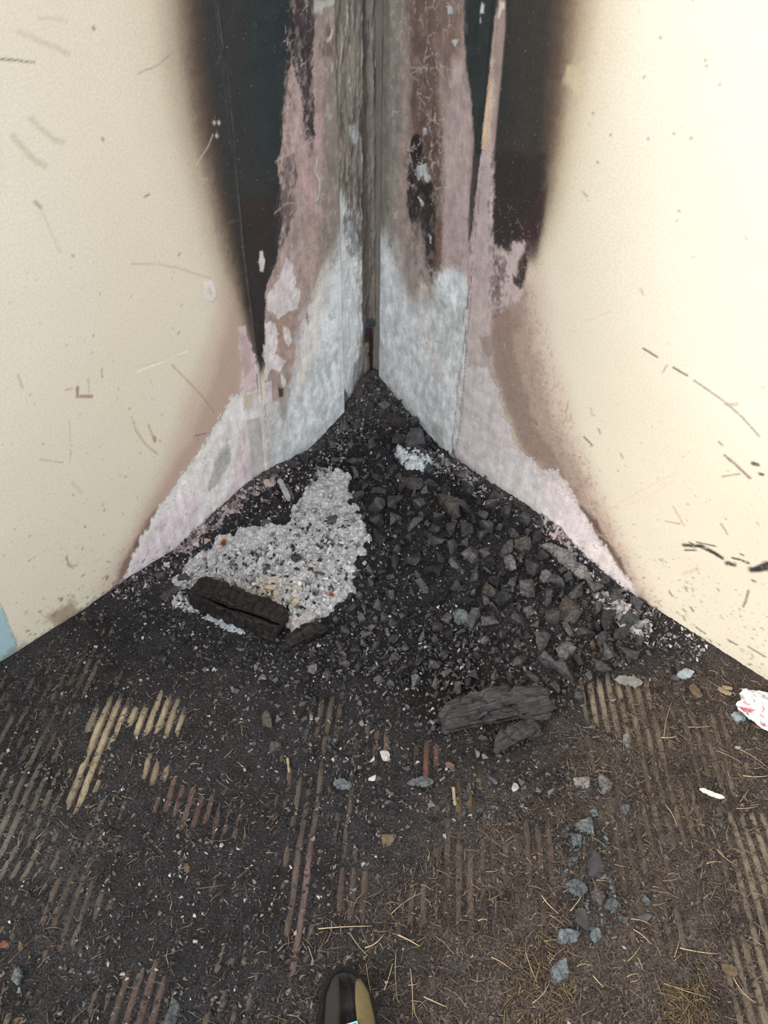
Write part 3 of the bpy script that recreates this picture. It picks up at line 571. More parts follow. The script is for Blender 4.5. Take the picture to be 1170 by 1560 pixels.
def paint_right_joint(p):
    paint_right(p)
    a = sstep(0.1, 0.4, fbm(p.S * 200, p.Z * 45, 6, 4)) * sstep(0.95, 0.6, p.Z); p.lay((slice(None),) * 2, a * 0.6, (112, 100, 96), 0.5, 0)
    for a_, b_ in (((713, 436), (711, 466)), ((708, 498), (703, 540))):
        p.stroke(wr([a_, b_]), 0.008, (70, 70, 70), 0.95, 0.5, -0.005, rough=0.1)
    p.stroke(wr([(690, 684), (693, 700)]), 0.012, (110, 108, 104), 0.9, 0.5)
o = wall_piece('joint_bead', DR, NR, np.linspace(JR - 0.008, JR + 0.008, 11), ZT, -0.0005, 0.006, paint_right_joint, wall_right, CREAM_R, False,
               lambda S, Z: 0.0022 * np.cos(np.clip((S - JR) / 0.008, -1, 1) * 1.57) + 0.002 * fbm(S * 120, Z * 30, 4, 4) * sstep(0.9, 0.5, Z))

# ------------------------------------------------------------------ debris surface
def wall_ab(x, y):
    dx, dy = x - K[0], y - K[1]; return dx * DL[0] + dy * DL[1], dx * DR[0] + dy * DR[1]
CL = wl([(556, 578), (527, 632), (470, 690), (408, 718), (370, 745), (320, 792), (280, 832), (230, 862), (190, 888), (140, 922)])
CR = wr([(574, 585), (590, 612), (625, 650), (690, 700), (740, 735), (800, 772), (850, 808), (890, 850), (940, 893), (1000, 950), (1040, 985)])
def mound(x, y):
    a, b = wall_ab(x, y)
    hl = np.interp(a, CL[:, 0], CL[:, 1], right=0); hr = np.interp(b, CR[:, 0], CR[:, 1], right=0)
    hl = np.maximum(hl, 0); hr = np.maximum(hr, 0)
    A = hl * np.clip(1 - np.maximum(b, 0) / 0.42, 0, 1) ** 1.25; B = hr * np.clip(1 - np.maximum(a, 0) / 0.42, 0, 1) ** 1.25
    bump = 0.028 * np.exp(-(((a - 0.28) / 0.16) ** 2 + ((b - 0.34) / 0.2) ** 2))
    return np.maximum(A, B) + 0.35 * np.minimum(A, B) * sstep(0.0, 0.1, np.minimum(a, b)) + bump * sstep(0, 0.05, np.minimum(a, b))
def at(px, py, lift=0.0):
    """the point of the debris surface seen at a photo pixel"""
    z = 0.0
    for _ in range(40):
        p = on_floor(px, py, z); z = 0.6 * z + 0.4 * (float(mound(p[0], p[1])) + 0.004)
    p = on_floor(px, py, z); return np.array([p[0], p[1], z + lift])
def ats(pts): return np.array([at(*p) for p in pts])

APEX = on_floor(691, -193)                    # the tooled ribs fan out from here
PITCH = 0.0185 / (APEX[1] - 0.85)
def rib(x, y):
    th = (x - APEX[0]) / (APEX[1] - y) + 0.0006 * fbm(x * 3, y * 6, 2, 2)
    ph = th / PITCH
    i = np.floor(ph); fr = ph - i
    prof = np.clip(np.cos((fr - 0.5) * 2 * math.pi) * 1.1 + 0.5, -0.7, 0.85) + 0.25 * (vnoise(i * 5.1 + 0.5, y * 30, 4) - 0.5)
    hh = 0.6 + 0.4 * vnoise(i * 3.7 + 0.5, y * 9, 1)
    return 0.0030 + 0.0032 * prof * hh + 0.0010 * fbm(x * 110, y * 60, 3, 4)

# ribbed patches the dirt has left bare: pixel outline, colour, how far the dirt is down
BARE = [
    ([(150, 1085), (185, 1070), (190, 1090), (228, 1075), (236, 1052), (262, 1068), (288, 1094), (272, 1118), (232, 1124), (195, 1112), (172, 1140), (158, 1165), (128, 1215), (100, 1245), (96, 1215), (130, 1150)], (184, 168, 142), 1.35),
    ([(214, 1156), (240, 1146), (252, 1180), (232, 1194), (212, 1188)], (170, 152, 130), 1.35),
    ([(110, 1020), (150, 1000), (170, 985), (150, 1040), (110, 1045)], (112, 104, 92), 0.6),
    ([(-60, 1020), (40, 1040), (110, 1060), (90, 1150), (30, 1200), (-60, 1250)], (104, 98, 90), 0.45),
    ([(-60, 1160), (70, 1150), (110, 1210), (70, 1330), (20, 1350), (-60, 1340)], (120, 114, 106), 0.6),
    ([(228, 1200), (262, 1196), (345, 1206), (340, 1258), (290, 1262), (240, 1235)], (112, 88, 84), 0.8),
    ([(82, 1360), (140, 1330), (170, 1380), (110, 1450), (80, 1440)], (96, 88, 84), 0.6),
    ([(180, 1480), (250, 1490), (250, 1600), (160, 1600)], (100, 84, 80), 0.7), ([(-40, 1510), (40, 1510), (50, 1600), (-60, 1600)], (110, 102, 92), 0.6),
    ([(478, 1062), (520, 1055), (524, 1140), (476, 1146)], (98, 86, 76), 0.8), ([(552, 1108), (602, 1100), (606, 1165), (556, 1176)], (108, 92, 80), 0.8),
    ([(636, 1142), (662, 1140), (660, 1192), (636, 1190)], (112, 78, 66), 0.9), ([(690, 1198), (734, 1192), (728, 1240), (692, 1236)], (140, 120, 86), 0.9),
    ([(430, 1150), (460, 1150), (452, 1240), (430, 1230)], (130, 114, 92), 0.6), ([(446, 1190), (492, 1170), (490, 1290), (450, 1300)], (92, 82, 78), 0.7),
    ([(446, 1314), (486, 1305), (474, 1400), (462, 1480), (438, 1480)], (120, 100, 98), 0.9), ([(490, 1330), (562, 1330), (560, 1405), (500, 1400)], (104, 88, 82), 0.8),
    ([(606, 1360), (644, 1350), (642, 1424), (606, 1424)], (98, 84, 78), 0.75), ([(664, 1286), (726, 1280), (722, 1420), (668, 1400)], (108, 94, 88), 0.8), ([(736, 1290), (790, 1280), (790, 1420), (740, 1420)], (100, 90, 84), 0.65),
    ([(884, 1040), (990, 1046), (1010, 1140), (955, 1142), (900, 1100)], (138, 124, 108), 1.15), ([(892, 945), (930, 945), (936, 1000), (902, 1000)], (128, 108, 90), 0.9), ([(892, 1136), (922, 1132), (924, 1188), (898, 1186)], (112, 94, 74), 0.8),
    ([(962, 1148), (1012, 1150), (1022, 1262), (980, 1260)], (122, 110, 98), 0.8), ([(1040, 1092), (1120, 1090), (1150, 1215), (1100, 1215)], (126, 114, 98), 0.8), ([(1020, 1200), (1070, 1180), (1070, 1280), (1030, 1280)], (120, 108, 90), 0.7),
    ([(1100, 1240), (1190, 1240), (1190, 1420), (1130, 1400)], (140, 128, 112), 1.0), ([(1110, 1430), (1200, 1400), (1200, 1600), (1130, 1600)], (140, 128, 112), 1.0), ([(780, 1240), (850, 1250), (840, 1420), (780, 1440)], (96, 84, 78), 0.7), ([(860, 1240), (1010, 1270), (1060, 1440), (940, 1440)], (104, 94, 86), 0.6),
    ([(905, 1150), (930, 1150), (960, 1280), (930, 1290)], (96, 88, 80), 0.7),
]
BAREW = [(np.array([on_floor(*p)[:2] for p in pts]), lin(c), s) for pts, c, s in BARE]
def bareness(x, y):
    w = np.zeros(np.shape(x)); col = np.tile(lin((104, 92, 84)), np.shape(x) + (1,))
    for pts, c, s in BAREW:
        lo = pts.min(0) - 0.05; hi = pts.max(0) + 0.05
        m = (x > lo[0]) & (x < hi[0]) & (y > lo[1]) & (y < hi[1])
        if not m.any(): continue
        d = polysdf(x[m], y[m], pts) + 0.026 * fbm(x[m] * 45, y[m] * 20, 2, 5)
        a = sstep(-0.022, 0.020, d) * s
        ac = np.minimum(a, 1); col[m] = col[m] * (1 - ac[:, None]) + c * ac[:, None]; w[m] = np.maximum(w[m], a)
    return w, col

# ------------------------------------------------------------------ floor
def build_floor():
    rows = np.r_[np.linspace(-1.2, 0.25, 14)[:-1], np.linspace(0.25, 1.80, 150)]
    cols = np.arange(-1.55 / (APEX[1] - 0.85), 1.55 / (APEX[1] - 0.85), PITCH / 8)
    T, Y = np.meshgrid(cols, rows)
    T = T - APEX[0] / (APEX[1] - 0.85)
    X = APEX[0] + T * (APEX[1] - Y); Zh = rib(X, Y)
    w, col = bareness(X, Y)
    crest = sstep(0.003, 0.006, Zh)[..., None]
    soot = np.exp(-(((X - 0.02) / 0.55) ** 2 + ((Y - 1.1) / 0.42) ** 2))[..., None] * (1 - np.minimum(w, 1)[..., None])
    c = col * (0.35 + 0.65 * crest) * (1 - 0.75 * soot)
    c = c * (0.8 + 0.35 * fbm(X * 60, Y * 25, 4, 4))[..., None]
    n = X.size
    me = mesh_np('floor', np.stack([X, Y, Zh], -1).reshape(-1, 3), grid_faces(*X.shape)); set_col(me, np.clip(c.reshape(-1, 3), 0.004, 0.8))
    return tag(link('floor', me, attr_material('ribbed_concrete', 0.8, 0.25, 260, 0.5)), 'ribbed concrete floor blackened by soot and dirt', None, None, 'structure')
build_floor()

# ------------------------------------------------------------------ loose dirt and soot on the floor, rising to the mound
def zone_col(x, y):
    """colour of the fine debris: black round the fire, brown litter to the near right"""
    black = lin((50, 48, 51)); brown = lin((85, 77, 73)); grey = lin((64, 61, 62))
    b = sstep(0.05, 0.55, x + 0.55 * (0.95 - y) + 0.12 * fbm(x * 5, y * 5, 3, 3)) * sstep(1.05, 0.8, y - 0.35 * np.maximum(x - 0.45, 0))
    g = sstep(-0.2, -0.7, x + 0.1 * fbm(x * 6, y * 6, 5, 3))
    return black * (1 - b[..., None]) * (1 - 0.7 * g[..., None]) + grey * (0.7 * g * (1 - b))[..., None] + brown * b[..., None]
def build_dirt():
    x = np.arange(-1.45, 1.55, 0.0055); y = np.arange(0.0, 1.76, 0.0055)
    X, Y = np.meshgrid(x, y)
    w, _ = bareness(X, Y); mo = mound(X, Y)
    lvl = 0.0058 + 0.0016 * fbm(X * 14, Y * 7, 1, 4) + 0.0022 * fbm(X * 80, Y * 60, 6, 3) - 0.0032 * w
    d1, d2, idv = cells(X / 0.013, Y / 0.013, 2); c1, c2, _ = cells(X / 0.006, Y / 0.006, 4)
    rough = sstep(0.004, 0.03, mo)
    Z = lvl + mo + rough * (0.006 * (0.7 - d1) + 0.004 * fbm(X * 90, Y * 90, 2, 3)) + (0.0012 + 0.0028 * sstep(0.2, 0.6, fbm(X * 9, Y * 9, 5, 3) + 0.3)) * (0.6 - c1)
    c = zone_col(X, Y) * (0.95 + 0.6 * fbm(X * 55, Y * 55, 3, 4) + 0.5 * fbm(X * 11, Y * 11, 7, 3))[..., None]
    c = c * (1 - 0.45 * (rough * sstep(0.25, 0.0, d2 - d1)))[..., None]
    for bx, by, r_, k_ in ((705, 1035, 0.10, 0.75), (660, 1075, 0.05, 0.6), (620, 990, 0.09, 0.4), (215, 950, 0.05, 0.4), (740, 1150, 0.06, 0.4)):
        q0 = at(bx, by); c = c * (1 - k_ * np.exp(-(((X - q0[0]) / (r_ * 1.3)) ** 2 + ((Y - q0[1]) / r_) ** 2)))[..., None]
    # pink-grey plaster dust at the foot of both walls and over the crest in the corner
    a, b = wall_ab(X, Y)
    dust = np.maximum(sstep(0.16, 0.02, a + b - 0.05) * 0.45, np.maximum(sstep(0.05, 0.0, b) * sstep(0.62, 0.45, a) * sstep(0.1, 0.3, a) * 0.6, sstep(0.05, 0, a) * sstep(0.85, 0.7, b) * sstep(0.2, 0.3, b) * 0.5))
    dust = dust * (0.6 + 0.6 * fbm(X * 80, Y * 80, 6, 4))
    c = c * (1 - dust[..., None]) + lin((150, 138, 138)) * dust[..., None]
    keep = (a > -0.012) & (b > -0.012)
    f = grid_faces(*X.shape); k = keep.ravel(); f = f[k[f].all(1)]
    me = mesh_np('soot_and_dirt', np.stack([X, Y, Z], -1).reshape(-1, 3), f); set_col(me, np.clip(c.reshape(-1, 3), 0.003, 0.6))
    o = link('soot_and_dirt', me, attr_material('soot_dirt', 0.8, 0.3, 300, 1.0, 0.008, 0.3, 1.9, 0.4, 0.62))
    tag(o, 'layer of black soot and fine brown dirt over the ribbed floor, heaped into the corner', 'dirt', None, 'stuff')
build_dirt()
def surf(x, y): return mound(x, y) + 0.006

# ------------------------------------------------------------------ ash beds
M_ASH = attr_material('wood_ash', 0.95, 0.05, 300, 0.5, 0.003, 0.85, 1.1)
ASH_TOPS = []
def ash_top(x, y):
    """how far the ash stands above the dirt here"""
    h = np.zeros(np.shape(x))
    for pts, lift in ASH_TOPS: h = np.maximum(h, lift * sstep(-0.004, 0.014, polysdf(np.asarray(x, float), np.asarray(y, float), pts)))
    return h
def ash_bed(outline, label, col, lift=0.006, cell=0.0085, seed=0, tints=(), thin=0.0, ragged=0.022):
    pts = ats(outline)[:, :2]; ASH_TOPS.append((pts, lift + 0.006)); lo = pts.min(0) - 0.02; hi = pts.max(0) + 0.02; g = 0.0022
    X, Y = np.meshgrid(np.arange(lo[0], hi[0], g), np.arange(lo[1], hi[1], g))
    d = polysdf(X, Y, pts) + ragged * fbm(X * 45, Y * 45, seed, 5)
    wx = X + 0.003 * fbm(X * 120, Y * 120, 1, 2); wy = Y + 0.003 * fbm(X * 120, Y * 120, 3, 2)
    d1, d2, idv = cells(wx / cell, wy / cell, seed); e1, e2, id2 = cells(wx / (cell * 0.45), wy / (cell * 0.45), seed + 3)
    m = sstep(-0.006, 0.012, d) * (1 - thin * sstep(0.0, 0.5, fbm(X * 70, Y * 70, seed + 2, 3)))
    edge = sstep(0.0, 0.30, d2 - d1); b1, b2, idb = cells(wx / (cell * 2.3) + 9, wy / (cell * 2.3) + 5, seed + 1); gap = sstep(0.25, 0.6, fbm(X * 55, Y * 55, seed + 5, 4) + 0.15 * (b1 > 0.6))
    Z = surf(X, Y) - 0.006 + (lift + 0.009) * m + (0.006 * (0.62 - d1) * (0.4 + idv) + 0.0035 * (0.6 - e1) + 0.010 * (0.55 - b1) * (0.3 + idb) - 0.006 * gap) * m
    c = np.tile(lin(col), X.shape + (1,)) * (0.82 + 0.32 * idv)[..., None] * (0.62 + 0.38 * edge)[..., None] * (0.86 + 0.2 * id2)[..., None] * (0.86 + 0.22 * idb)[..., None] * (1 - 0.55 * gap)[..., None]
    for (px, py, r, tc, al) in tints:
        q = at(px, py); dd = np.hypot(X - q[0], Y - q[1]) / r + 0.5 * fbm(X * 60, Y * 60, seed + 1, 3)
        a = sstep(1.0, 0.5, dd) * al; c = c * (1 - a[..., None]) + lin(tc) * a[..., None] * (0.8 + 0.4 * idv)[..., None]
    f = grid_faces(*X.shape); ok = ((m > 0.02)).ravel(); a_, b_ = wall_ab(X, Y); ok &= ((a_ > -0.01) & (b_ > -0.01)).ravel()
    f = f[ok[f].any(1)]
    used = np.unique(f); mp = np.zeros(X.size, int); mp[used] = np.arange(len(used))
    me = mesh_np('ash_bed', np.stack([X, Y, Z], -1).reshape(-1, 3)[used], mp[f]); set_col(me, np.clip(c.reshape(-1, 3)[used], 0.01, 0.85))
    tag(link('ash_bed', me, M_ASH), label, 'ash', None, 'stuff')
ash_bed([(268, 905), (262, 885), (290, 858), (330, 825), (380, 802), (432, 800), (462, 752), (480, 716), (508, 714), (532, 728), (538, 770), (556, 792), (568, 826), (545, 850), (540, 905), (512, 926), (470, 955), (440, 985), (436, 930), (330, 895)],
        'clumpy pale grey wood ash bed in front of the left wall', (198, 198, 200), seed=1,
        tints=((408, 905, 0.045, (208, 190, 160), 0.5), (445, 925, 0.02, (206, 188, 156), 0.6), (448, 900, 0.03, (206, 194, 176), 0.5), (470, 870, 0.02, (208, 190, 176), 0.5), (342, 832, 0.012, (176, 96, 50), 0.9), (313, 858, 0.008, (130, 78, 56), 0.8), (505, 912, 0.009, (140, 66, 50), 0.9),
               (398, 790, 0.02, (70, 70, 72), 0.7), (395, 848, 0.022, (60, 58, 60), 0.75), (500, 832, 0.02, (46, 42, 42), 0.85), (520, 836, 0.01, (46, 42, 42), 0.85), (455, 948, 0.02, (214, 200, 196), 0.6)))
ash_bed([(262, 925), (268, 902), (300, 905), (312, 930), (345, 948), (385, 962), (392, 975), (350, 965), (310, 942), (280, 938)], 'thin bluish ash spilling along the charred beam', (180, 187, 192), lift=0.001, cell=0.006, seed=2, thin=0.7, ragged=0.014)
ash_bed([(598, 690), (606, 678), (624, 690), (648, 688), (664, 692), (660, 706), (646, 722), (626, 720), (608, 712)], 'small heap of bluish white ash near the corner by the right wall', (218, 226, 228), lift=0.009, cell=0.010, seed=3, ragged=0.008)
ash_bed([(664, 694), (690, 696), (712, 716), (742, 742), (735, 762), (705, 742), (676, 722), (660, 712)], 'thin grey ash along the right wall beside the white heap', (172, 166, 170), lift=0.003, seed=4, thin=0.8, ragged=0.016)
ash_bed([(905, 890), (940, 905), (975, 935), (1000, 962), (985, 975), (950, 962), (925, 935), (905, 915)], 'crusty white ash at the far foot of the right wall', (184, 180, 184), lift=0.003, seed=5, thin=0.7, ragged=0.014)
ash_bed([(820, 770), (850, 798), (885, 850), (872, 852), (846, 826), (818, 790)], 'pinkish plaster ash where the charcoal pile meets the right wall', (190, 176, 178), lift=0.003, seed=6, thin=0.7, ragged=0.012)
ash_bed([(260, 838), (300, 800), (345, 770), (400, 732), (430, 722), (420, 745), (370, 775), (320, 815), (280, 850)], 'pinkish plaster crumbs along the foot of the left wall', (176, 160, 162), lift=0.003, seed=7, thin=0.75, ragged=0.012)

# ------------------------------------------------------------------ charcoal shapes
def hull_mesh(name, seed, n=13, box=(1, 1, 1), jitter=0.35):
    g = random.Random(seed); bm = bmesh.new()
    for i in range(n):
        v = Vector((g.uniform(-1, 1), g.uniform(-1, 1), g.uniform(-1, 1)))
        mx = max(abs(v.x), abs(v.y), abs(v.z)); v = v / mx * g.uniform(1 - jitter, 1)
        bm.verts.new((v.x * box[0], v.y * box[1], v.z * box[2]))
    r = bmesh.ops.convex_hull(bm, input=bm.verts)
    bmesh.ops.delete(bm, geom=[v for v in bm.verts if not v.link_faces], context='VERTS')
    bmesh.ops.recalc_face_normals(bm, faces=bm.faces)
    me = bpy.data.meshes.new(name); bm.to_mesh(me); bm.free(); return me
BOXES = [(1, .8, .7), (1, .7, .6), (1, .9, .55), (1.2, .6, .6), (1, .6, .75), (1.3, .55, .5), (0.9, 0.9, .8), (1.1, .8, .4)]
LUMPS = [hull_mesh('charcoal', 100 + i, 12 + i % 5, BOXES[i % 8]) for i in range(16)]
M_CHAR = char_material('charcoal', (28, 28, 31), (84, 82, 84), 0.4, 0.42, (128, 126, 128), (1, 1, 0.2), 3.5, 0.4, 1.3)
M_CHARG = char_material('charcoal_greyed', (84, 82, 82), (124, 120, 118), 0.5, 0.6, (170, 166, 164))
M_CHARB = char_material('charcoal_blue', (66, 72, 76), (98, 105, 109), 0.45, 0.5, (142, 150, 155))
for me in LUMPS: me.materials.append(M_CHAR)
HULLNP = []
for me in [hull_mesh('crumb', 300 + i, 7 + i % 3, BOXES[i % 8]) for i in range(14)]:
    me.calc_loop_triangles(); v = np.zeros(len(me.vertices) * 3); me.vertices.foreach_get('co', v)
    t = np.zeros(len(me.loop_triangles) * 3, int); me.loop_triangles.foreach_get('vertices', t)
    HULLNP.append((v.reshape(-1, 3), t.reshape(-1, 3))); bpy.data.meshes.remove(me)
def rot_np(g):
    q = g.normal(size=4); q /= np.linalg.norm(q); w, x, y, z = q
    return np.array([[1 - 2 * (y * y + z * z), 2 * (x * y - z * w), 2 * (x * z + y * w)], [2 * (x * y + z * w), 1 - 2 * (x * x + z * z), 2 * (y * z - x * w)], [2 * (x * z - y * w), 2 * (y * z + x * w), 1 - 2 * (x * x + y * y)]])
def crumbs(name, pos, size, cols, mat, label, cat, seed, flat=1.0):
    g = np.random.default_rng(seed); V = []; T = []; C = []; n = 0
    for p, s, c in zip(pos, size, cols):
        v, t = HULLNP[g.integers(len(HULLNP))]
        w = (v * s) @ rot_np(g).T; w[:, 2] *= flat
        V.append(w + p); T.append(t + n); C.append(np.tile(c, (len(v), 1)) * (0.75 + 0.5 * g.random((len(v), 1)))); n += len(v)
    me = mesh_np(name, np.concatenate(V), np.concatenate(T), False); set_col(me, np.clip(np.concatenate(C), 0.002, 0.85))
    return tag(link(name, me, mat), label, cat, None, 'stuff')

# ------------------------------------------------------------------ charcoal pile
PILE = [(510, 630), (570, 580), (600, 605), (650, 655), (700, 690), (780, 740), (850, 786), (895, 832), (955, 895), (985, 960), (960, 1010), (900, 1030), (880, 1085), (830, 1090), (760, 1060), (660, 1060), (560, 1045), (470, 1030), (440, 1000), (470, 955), (540, 905), (548, 850), (570, 826), (540, 770), (535, 720), (480, 705), (440, 720)]
PILEW = ats(PILE)[:, :2]
M_CRUMB = attr_material('charcoal_crumbs', 0.55, 0.4, 400, 0.5, 0.003, 0.5, 1.5)
special = []                                   # keep-out discs of hand placed pieces
def sample_poly(poly, n, g):
    lo = poly.min(0); hi = poly.max(0); out = []
    while len(out) < n:
        q = lo + (hi - lo) * g.random((n, 2)); out += [p for p, k in zip(q, inpoly(q[:, 0], q[:, 1], poly)) if k]
    return np.array(out[:n])
def lump_size(p, g):
    a, b = wall_ab(*p)
    s = 0.0054 + 0.0125 * g.random() ** 2.0
    if b > 0.25 and a < 0.32: s *= 1.35        # coarser under the right wall
    if a > 0.33: s *= 0.8
    return s
# ------------------------------------------------------------------ hand placed pieces
def frame_obj(name, me, mat, p, rot, sc=1.0, label=None, cat=None, group=None):
    o = link(name, me, mat); o.location = p; o.rotation_euler = rot
    o.scale = (sc, sc, sc) if not isinstance(sc, (tuple, list)) else sc
    tag(o, label, cat, group); return o
def charred_log(name, L, w, h, seed, mat, cell=0.018, crack=True, layers=0.0, taper=0.0, nu=90, nv=48, ragged=0.0):
    """long charred timber: rounded box section, crocodile-skin cracks, one long split"""
    u = np.linspace(-0.5, 0.5, nu); v = np.linspace(0, 2 * math.pi, nv, endpoint=False)
    U, V = np.meshgrid(u, v, indexing='ij')
    cx, sy = np.cos(V), np.sin(V); pw = 0.45
    bx = np.sign(cx) * np.abs(cx) ** pw; by = np.sign(sy) * np.abs(sy) ** pw
    per = V / (2 * math.pi) * 2 * (w + h)
    d1, d2, idv = cells(U * L / cell + 40, per / (cell * 0.7) + 20, seed)
    dis = 0.0042 * sstep(0.0, 0.35, d2 - d1) + 0.004 * idv + 0.005 * fbm(U * L * 60, per * 60, seed, 4)
    if layers:
        dis = dis + layers * fbm(U * L * 12, per * 190, seed + 1, 3)
        for k, vg in enumerate((0.75, 1.15, 1.55, 1.95, 2.4)):
            dis = dis - layers * 0.9 * sstep(0.13, 0.02, np.abs(V - vg - 0.22 * fbm(U * 3 + k * 7, U * 0 + k, seed, 3))) * sstep(-0.2, 0.2, fbm(U * 5, U * 0 + k * 3.3, seed + k, 2) + 0.1)
            dis = dis - layers * (0.35 * k) * sstep(-0.1, 0.02, V - vg) * sstep(0.5, 0.3, np.abs(U + 0.1 * k - 0.2))
    if crack:
        dc = np.abs(V - (math.pi * 1.5 - math.pi * 0.92 + 0.55 + 0.25 * fbm(U * 4, U * 0, seed, 3)))
        dis = dis - 0.016 * sstep(0.22, 0.05, dc) * sstep(-0.45, -0.1, U)
    tp = 1 - taper * np.abs(U * 2) ** 2.5
    endz = 1 - 0.18 * sstep(0.44, 0.5, np.abs(U))
    X = U * L + ragged * np.sign(U) * sstep(0.3, 0.5, np.abs(U)) * fbm(per * 60, np.sign(U) * 5 + per * 0, seed + 2, 3)
    Yv = (bx * w / 2 + dis * bx) * tp * endz; Zv = (by * h / 2 + dis * by) * tp * endz
    vv = np.stack([X, Yv, Zv], -1).reshape(-1, 3)
    i = np.arange(nu - 1)[:, None] * nv + np.arange(nv)[None, :]; j = np.arange(nu - 1)[:, None] * nv + (np.arange(nv)[None, :] + 1) % nv
    f = np.stack([i, i + nv, j + nv, j], -1).reshape(-1, 4)
    c0 = len(vv); vv = np.r_[vv, [[X[0].mean() - 0.002, 0, 0], [X[-1].mean() + 0.002, 0, 0]]]
    k = np.arange(nv); k2 = (k + 1) % nv
    cap = np.r_[np.stack([k, k2, np.full(nv, c0), np.full(nv, c0)], -1), np.stack([(nu - 1) * nv + k2, (nu - 1) * nv + k, np.full(nv, c0 + 1), np.full(nv, c0 + 1)], -1)]
    tri = np.r_[f[:, [0, 1, 2]], f[:, [0, 2, 3]], cap[:, :3]]
    me = mesh_np(name, vv, tri[:, ::-1]); me.materials.append(mat); return me
def lay_between(o, pa, pb, up=0.0, roll=0.0):
    a, b = np.asarray(pa), np.asarray(pb); x = Vector(b - a).normalized(); z = Vector((0, 0, 1)); y = z.cross(x).normalized(); z = x.cross(y)
    R = Matrix((x, y, z)).transposed().to_4x4() @ Matrix.Rotation(roll, 4, 'X')
    o.matrix_world = Matrix.Translation(Vector((a + b) / 2 + np.array([0, 0, up]))) @ R
def dist(a, b): return float(np.linalg.norm(np.asarray(a) - np.asarray(b)))
M_BEAM = char_material('charred_beam', (26, 23, 22), (34, 30, 28), 0.12, 0.55, (88, 80, 74), (0.15, 1, 1), 180, 0.35)
M_SLAB = char_material('charred_slab', (56, 55, 56), (64, 63, 64), 0.3, 0.55, (112, 106, 100), (0.06, 1, 1), 300, 0.35)
a_, b_ = at(300, 912, 0.0), at(432, 962, 0.0)
o = link('charred_beam', charred_log('charred_beam', dist(a_, b_) + 0.0, 0.054, 0.046, 3, M_BEAM, nu=150, nv=90)); lay_between(o, a_, b_, 0.024, -0.15)
tag(o, 'black charred square timber with a long split lying across the pale ash bed', 'charred wood'); special.append((at(368, 940), 0.06)); special.append((at(330, 922), 0.05)); special.append((at(410, 955), 0.05))
a_, b_ = at(676, 1112), at(826, 1080)
o = link('charred_plank', charred_log('charred_plank', dist(a_, b_), 0.072, 0.034, 5, M_SLAB, 0.06, False, 0.010, 0.22, 120, 64, 0.03)); lay_between(o, a_, b_, 0.018, 0.1)
tag(o, 'large charred wood plank with flaky layered grain at the front of the pile', 'charred wood'); special += [(at(x, y), 0.04) for x, y in ((690, 1108), (720, 1102), (750, 1096), (780, 1090), (810, 1084))]
a_, b_ = at(758, 1148), at(818, 1116)
o = link('charred_plank', charred_log('charred_plank', dist(a_, b_) + 0.01, 0.032, 0.028, 8, M_SLAB, 0.04, False, 0.005, 0.3, 60, 48, 0.015)); lay_between(o, a_, b_, 0.012)
tag(o, 'short charred wood stub lying just below the large plank', 'charred wood'); special.append((at(788, 1132), 0.04))
a_, b_ = at(432, 995), at(500, 960)
o = link('charred_plank', charred_log('charred_plank', dist(a_, b_), 0.030, 0.026, 9, M_BEAM, 0.03, False, 0.004, 0.6, 60, 48, 0.01)); lay_between(o, a_, b_, 0.010)
tag(o, 'pointed black wood sliver at the lower end of the split timber', 'charred wood'); special.append((at(465, 978), 0.03))
def big_lump(px, py, sx, sy, sz, seed, mat, name, label, cat='charcoal', rz=0.0, tilt=0.0, n=16, sub=True, lift=0.3):
    me = hull_mesh(name, seed, n, (1, 1, 1), 0.45)
    bm = bmesh.new(); bm.from_mesh(me)
    if sub:
        bmesh.ops.bevel(bm, geom=list(bm.edges), offset=0.08, segments=1, affect='EDGES')
        bmesh.ops.triangulate(bm, faces=bm.faces); bmesh.ops.subdivide_edges(bm, edges=list(bm.edges), cuts=1)
        v = np.array([q.co for q in bm.verts]); nz = fbm(v[:, 0] * 3 + seed, v[:, 1] * 6 + v[:, 2] * 5, seed, 4)
        for q, k in zip(bm.verts, nz): q.co *= 1 + 0.26 * k
        bmesh.ops.scale(bm, vec=(sx, sy, sz), verts=bm.verts)
    else: bmesh.ops.scale(bm, vec=(sx, sy, sz), verts=bm.verts)
    bm.to_mesh(me); bm.free(); me.materials.append(mat)
    p = at(px, py); p[2] += float(ash_top(p[0], p[1]))
    o = frame_obj(name, me, None, (p[0], p[1], p[2] + sz * lift), (tilt, 0, rz), 1, label, cat); special.append((p, max(sx, sy) * 0.8)); return o
M_CHARD = char_material('charcoal_dull', (58, 54, 52), (78, 72, 68), 0.35, 0.6, (130, 122, 114))
big_lump(600, 648, .030, .022, .020, 21, M_CHARD, 'charcoal_block', 'brown-black charred block at the top of the pile in the corner', rz=-.5)
big_lump(632, 672, .026, .022, .026, 22, M_CHAR, 'charcoal_block', 'ribbed black charcoal block beside the small white ash heap', rz=.6)
big_lump(628, 738, .040, .026, .016, 23, M_CHARD, 'charcoal_block', 'flat dusty grey-brown charred slab below the small white ash heap', rz=-.8)
big_lump(680, 775, .046, .028, .020, 24, M_CHARD, 'charcoal_block', 'long dusty charred slab in the middle of the pile towards the right wall', rz=-.7)
big_lump(712, 812, .022, .022, .026, 25, M_CHAR, 'charcoal_block', 'upright fluted black charcoal cube below the long dusty slab', rz=.2)
big_lump(740, 808, .016, .020, .026, 26, M_CHAR, 'charcoal_block', 'dark charcoal cube touching the fluted cube on its right', rz=.2)
big_lump(775, 862, .014, .030, .014, 27, M_CHARG, 'charcoal_block', 'grey upright charcoal stick amid the coarse lumps near the right wall', rz=.1)
